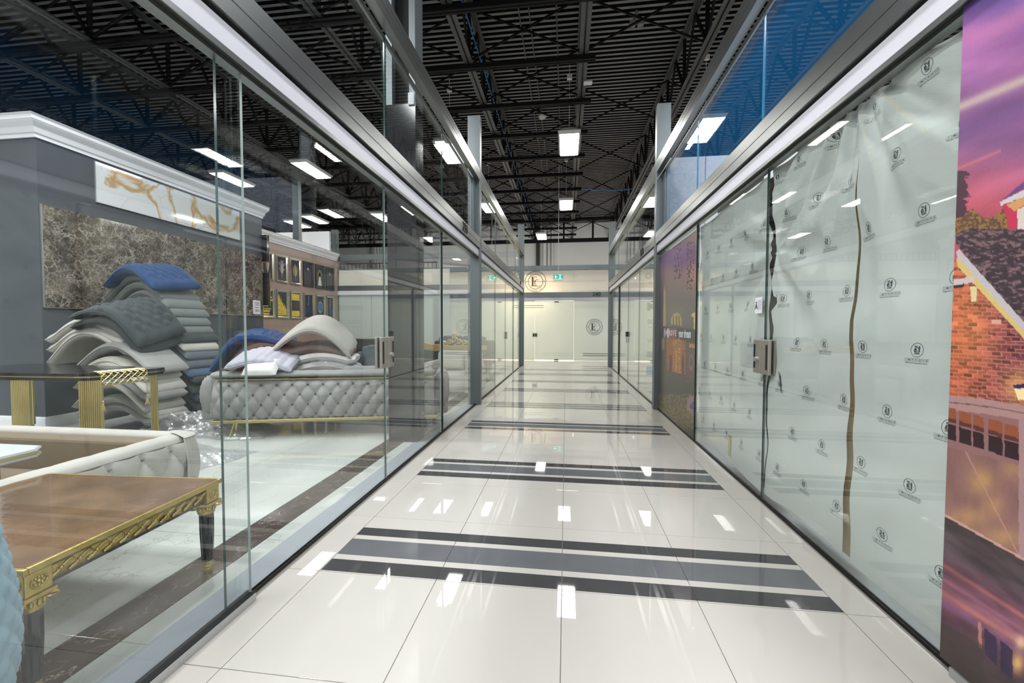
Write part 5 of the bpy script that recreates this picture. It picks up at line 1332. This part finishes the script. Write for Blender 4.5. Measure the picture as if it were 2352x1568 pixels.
    C = mix(C, dg & (np.abs((y-1025)-(x-2212)*1.95) < 4), (186, 140, 128), .7); C = mix(C, gw & (x > 2340), (176, 140, 144), .8)
    # driveway
    edge = 1188+(x-2180)*.56
    dr = y > edge
    s = fbm(x*.012+1, (y-(x-2200)*.62)*.045, 8)
    base = grad(y-edge, [(0, (74, 60, 62)), (70, (78, 66, 72)), (120, (122, 82, 98)), (190, (150, 96, 112)), (240, (104, 70, 84)), (300, (72, 58, 60)), (400, (66, 54, 52))])
    C = np.where(dr[..., None], base*(.7+.6*s[..., None]), C)
    C = mix(C, (np.abs(y-edge) < 3), (206, 160, 148), .9)
    for (o_, w_, c) in ((118, 6, (206, 118, 104)), (150, 5, (178, 108, 134)), (182, 7, (196, 124, 112)), (205, 4, (120, 84, 150))): C = mix(C, np.exp(-(((y-edge-(x-2180)*.08)-o_)/w_)**2)*(.4+.8*s), c, .75)
    C = mix(C, np.exp(-(((x-2337)/16)**2+((y-1523)/22)**2)), (244, 190, 120), .9); C = mix(C, np.exp(-(((x-2345)/12)**2+((y-1475)/16)**2)), (240, 206, 170), .8)
    C = mix(C, inpoly(x, y, [(2260, 1440), (2290, 1466), (2290, 1530), (2262, 1500)]), (52, 40, 72), .8); C = mix(C, inpoly(x, y, [(2298, 1470), (2326, 1492), (2326, 1560), (2298, 1540)]), (48, 38, 70), .8)
    C = mix(C, inpoly(x, y, [(2246, 1425), (2254, 1430), (2256, 1490), (2248, 1484)]), (216, 150, 130), .7)
    C = mix(C, dr & (y > edge+250) & (x < 2260), (70, 60, 56), .6)
    return C*(.97+.06*vnoise(x*1.3, y*1.3, 3)[..., None])
def paint_far(x, y):
    C = grad(y, [(540, (150, 124, 118)), (575, (118, 86, 126)), (600, (124, 88, 132)), (625, (146, 118, 124)), (655, (136, 118, 116)), (690, (112, 106, 104)), (740, (104, 100, 98)), (780, (88, 84, 86)), (860, (92, 84, 80)), (900, (78, 74, 72)), (930, (96, 90, 72)), (960, (104, 96, 74)), (990, (74, 66, 58)), (1010, (66, 60, 56))])
    C = mix(C, np.exp(-((x-1592)/12)**2-((y-630)/32)**2), (196, 138, 128), .8); C = mix(C, np.exp(-((x-1550)/16)**2-((y-575)/14)**2), (170, 110, 160), .6)
    lf = (fbm(x*.5, y*.28, 3) > .58) & (((np.abs(x-1557) < 9) & (y < 640)) | ((np.abs(x-1586) < 9) & (y < 665))) & (y > 555)
    C = mix(C, lf, (70, 56, 62), .85)
    C = mix(C, inpoly(x, y, [(1524, 672), (1526, 655), (1529, 672), (1529, 752), (1523, 748)]), (190, 160, 120), .9)
    C = mix(C, inpoly(x, y, [(1541, 745), (1541, 730), (1547, 720), (1555, 717), (1562, 722), (1566, 732), (1566, 748)]), (178, 154, 100), .85)
    for xx in (1547, 1554, 1560): C = mix(C, (np.abs(x-xx) < 1.1) & (y > 726) & (y < 748), (80, 66, 60), .8)
    C = mix(C, inpoly(x, y, [(1588, 722), (1597, 716), (1597, 766), (1594, 764), (1593, 728), (1588, 726)]), (226, 196, 130), .85)
    C = mix(C, inpoly(x, y, [(1520, 748), (1597, 756), (1597, 790), (1520, 776)]), (70, 66, 68), .9)
    # glowing entrance
    dw = inpoly(x, y, [(1531, 776), (1575, 782), (1575, 860), (1531, 850)]); wv_ = np.abs((x-1531) % 7.4-3.7) < 1
    C = mix(C, dw, (160, 96, 60)); C = mix(C, dw & (x > 1546) & (x < 1566), (192, 146, 68), .9); C = mix(C, dw & (fbm(x*.5, y*.4, 11) > .55), (120, 78, 60), .6); C = mix(C, dw & wv_, (150, 96, 84), .8); C = mix(C, dw & (np.abs(y-797) < 1.6), (150, 100, 84), .8)
    C = mix(C, dw & (y > 815) & ((np.abs(x-1540.5) < 2.4) | (np.abs(x-1568) < 2.2)), (78, 58, 66), .9)
    C = mix(C, inpoly(x, y, [(1583, 788), (1597, 790), (1597, 800), (1583, 797)]), (214, 156, 108), .8); C = mix(C, inpoly(x, y, [(1520, 776), (1526, 777), (1526, 805), (1520, 800)]), (196, 150, 100), .6)
    rg = np.abs(np.hypot((x-1588)/4.5, (y-832)/16)-1) < .22; C = mix(C, rg, (176, 124, 122), .7)
    br = (x > 1576) & (y > 785) & (y < 880); C = mix(C, br & (vnoise(x*.6, y*.6, 2) > .55), (140, 96, 92), .5)
    C = mix(C, inpoly(x, y, [(1578, 918), (1597, 905), (1597, 960), (1578, 940)]), (150, 120, 156), .8); C = mix(C, inpoly(x, y, [(1584, 926), (1597, 918), (1597, 944), (1584, 936)]), (86, 78, 96), .9)
    g = (y > 905) & (y < 985); C = mix(C, g & (fbm(x*.4, y*.5, 7) > .56), (170, 152, 96), .5)
    return C*(.9+.2*fbm(x*.9, y*.9, 5)[..., None])
def mural(name, label, xp, y0, y1, z0, z1, sy, sz, painter, parent=None):
    ny, nz = int((y1-y0)/sy), int((z1-z0)/sz)
    Y, Z = np.meshgrid(np.linspace(y0, y1, ny+1), np.linspace(z0, z1, nz+1), indexing='ij')
    dx, dy, dz = xp, Y, Z-CAMH; d = dx*_f.x+dy*_f.y+dz*_f.z
    px = 1176+FOC*(dx*_r.x+dy*_r.y+dz*_r.z)/d; py = 784-FOC*(dx*_u.x+dy*_u.y+dz*_u.z)/d
    C = np.clip(painter(px, py), 0, 255)/255; C = np.where(C <= .04045, C/12.92, ((C+.055)/1.055)**2.4)
    me = bpy.data.meshes.new(name); vs = np.stack([np.full_like(Y, xp), Y, Z], -1).reshape(-1, 3)
    i, j = np.meshgrid(np.arange(ny), np.arange(nz), indexing='ij'); a = i*(nz+1)+j
    fs = np.stack([a, a+1, a+nz+2, a+nz+1], -1).reshape(-1, 4)
    me.vertices.add(len(vs)); me.vertices.foreach_set('co', vs.ravel()); me.loops.add(fs.size); me.loops.foreach_set('vertex_index', fs.ravel())
    me.polygons.add(len(fs)); me.polygons.foreach_set('loop_start', np.arange(0, fs.size, 4)); me.polygons.foreach_set('loop_total', np.full(len(fs), 4)); me.update()
    at = me.color_attributes.new('Col', 'FLOAT_COLOR', 'POINT'); at.data.foreach_set('color', np.concatenate([C.reshape(-1, 3), np.ones((len(vs), 1))], 1).ravel().astype(np.float32))
    me.materials.append(M_print); o = bpy.data.objects.new(name, me); COL.objects.link(o); tag(o, label, 'mural')
    MB().box(xp+.0005, xp+.003, y0, y1, z0, z1).obj('film_backing', M_white, o); return o
M_print = attr_mat('printed_film', .35)
mural('house_mural', 'large printed mural of a brick house under a purple sunset, nearest the camera', 1.3415, 1.30, 1.645, .036, 2.325, .0026, .0034, paint_near)
m2 = mural('house_mural', 'printed mural of a glowing house entrance beside the first right post', RX-.0072, 4.665, 6.375, .02, 2.26, .011, .0055, paint_far)
v, f = text_mesh('your dream', .135, .0005, .003, xs=.78); MB().add(onwall(v, 'x-', RX-.009, 5.06, 1.145), f).obj('lettering', M_white, m2)
bx_cols = [(150, 148, 150), (140, 84, 88), (200, 190, 200), (140, 120, 120), (176, 84, 78), (128, 122, 122), (150, 100, 100)]
for i, (ch, c) in enumerate(zip('IMPROVE', bx_cols)):
    ya = 6.10-.1*i; q_ = MB().box(RX-.0088, RX-.0074, ya-.092, ya, 1.08, 1.21).obj('letter_block', pm('block_%d' % i, c, .5), m2)
    v, f = text_mesh(ch, .10, .0004, .002); MB().add(onwall(v, 'x-', RX-.0092, ya-.046, 1.145), f).obj('lettering', M_white, q_)
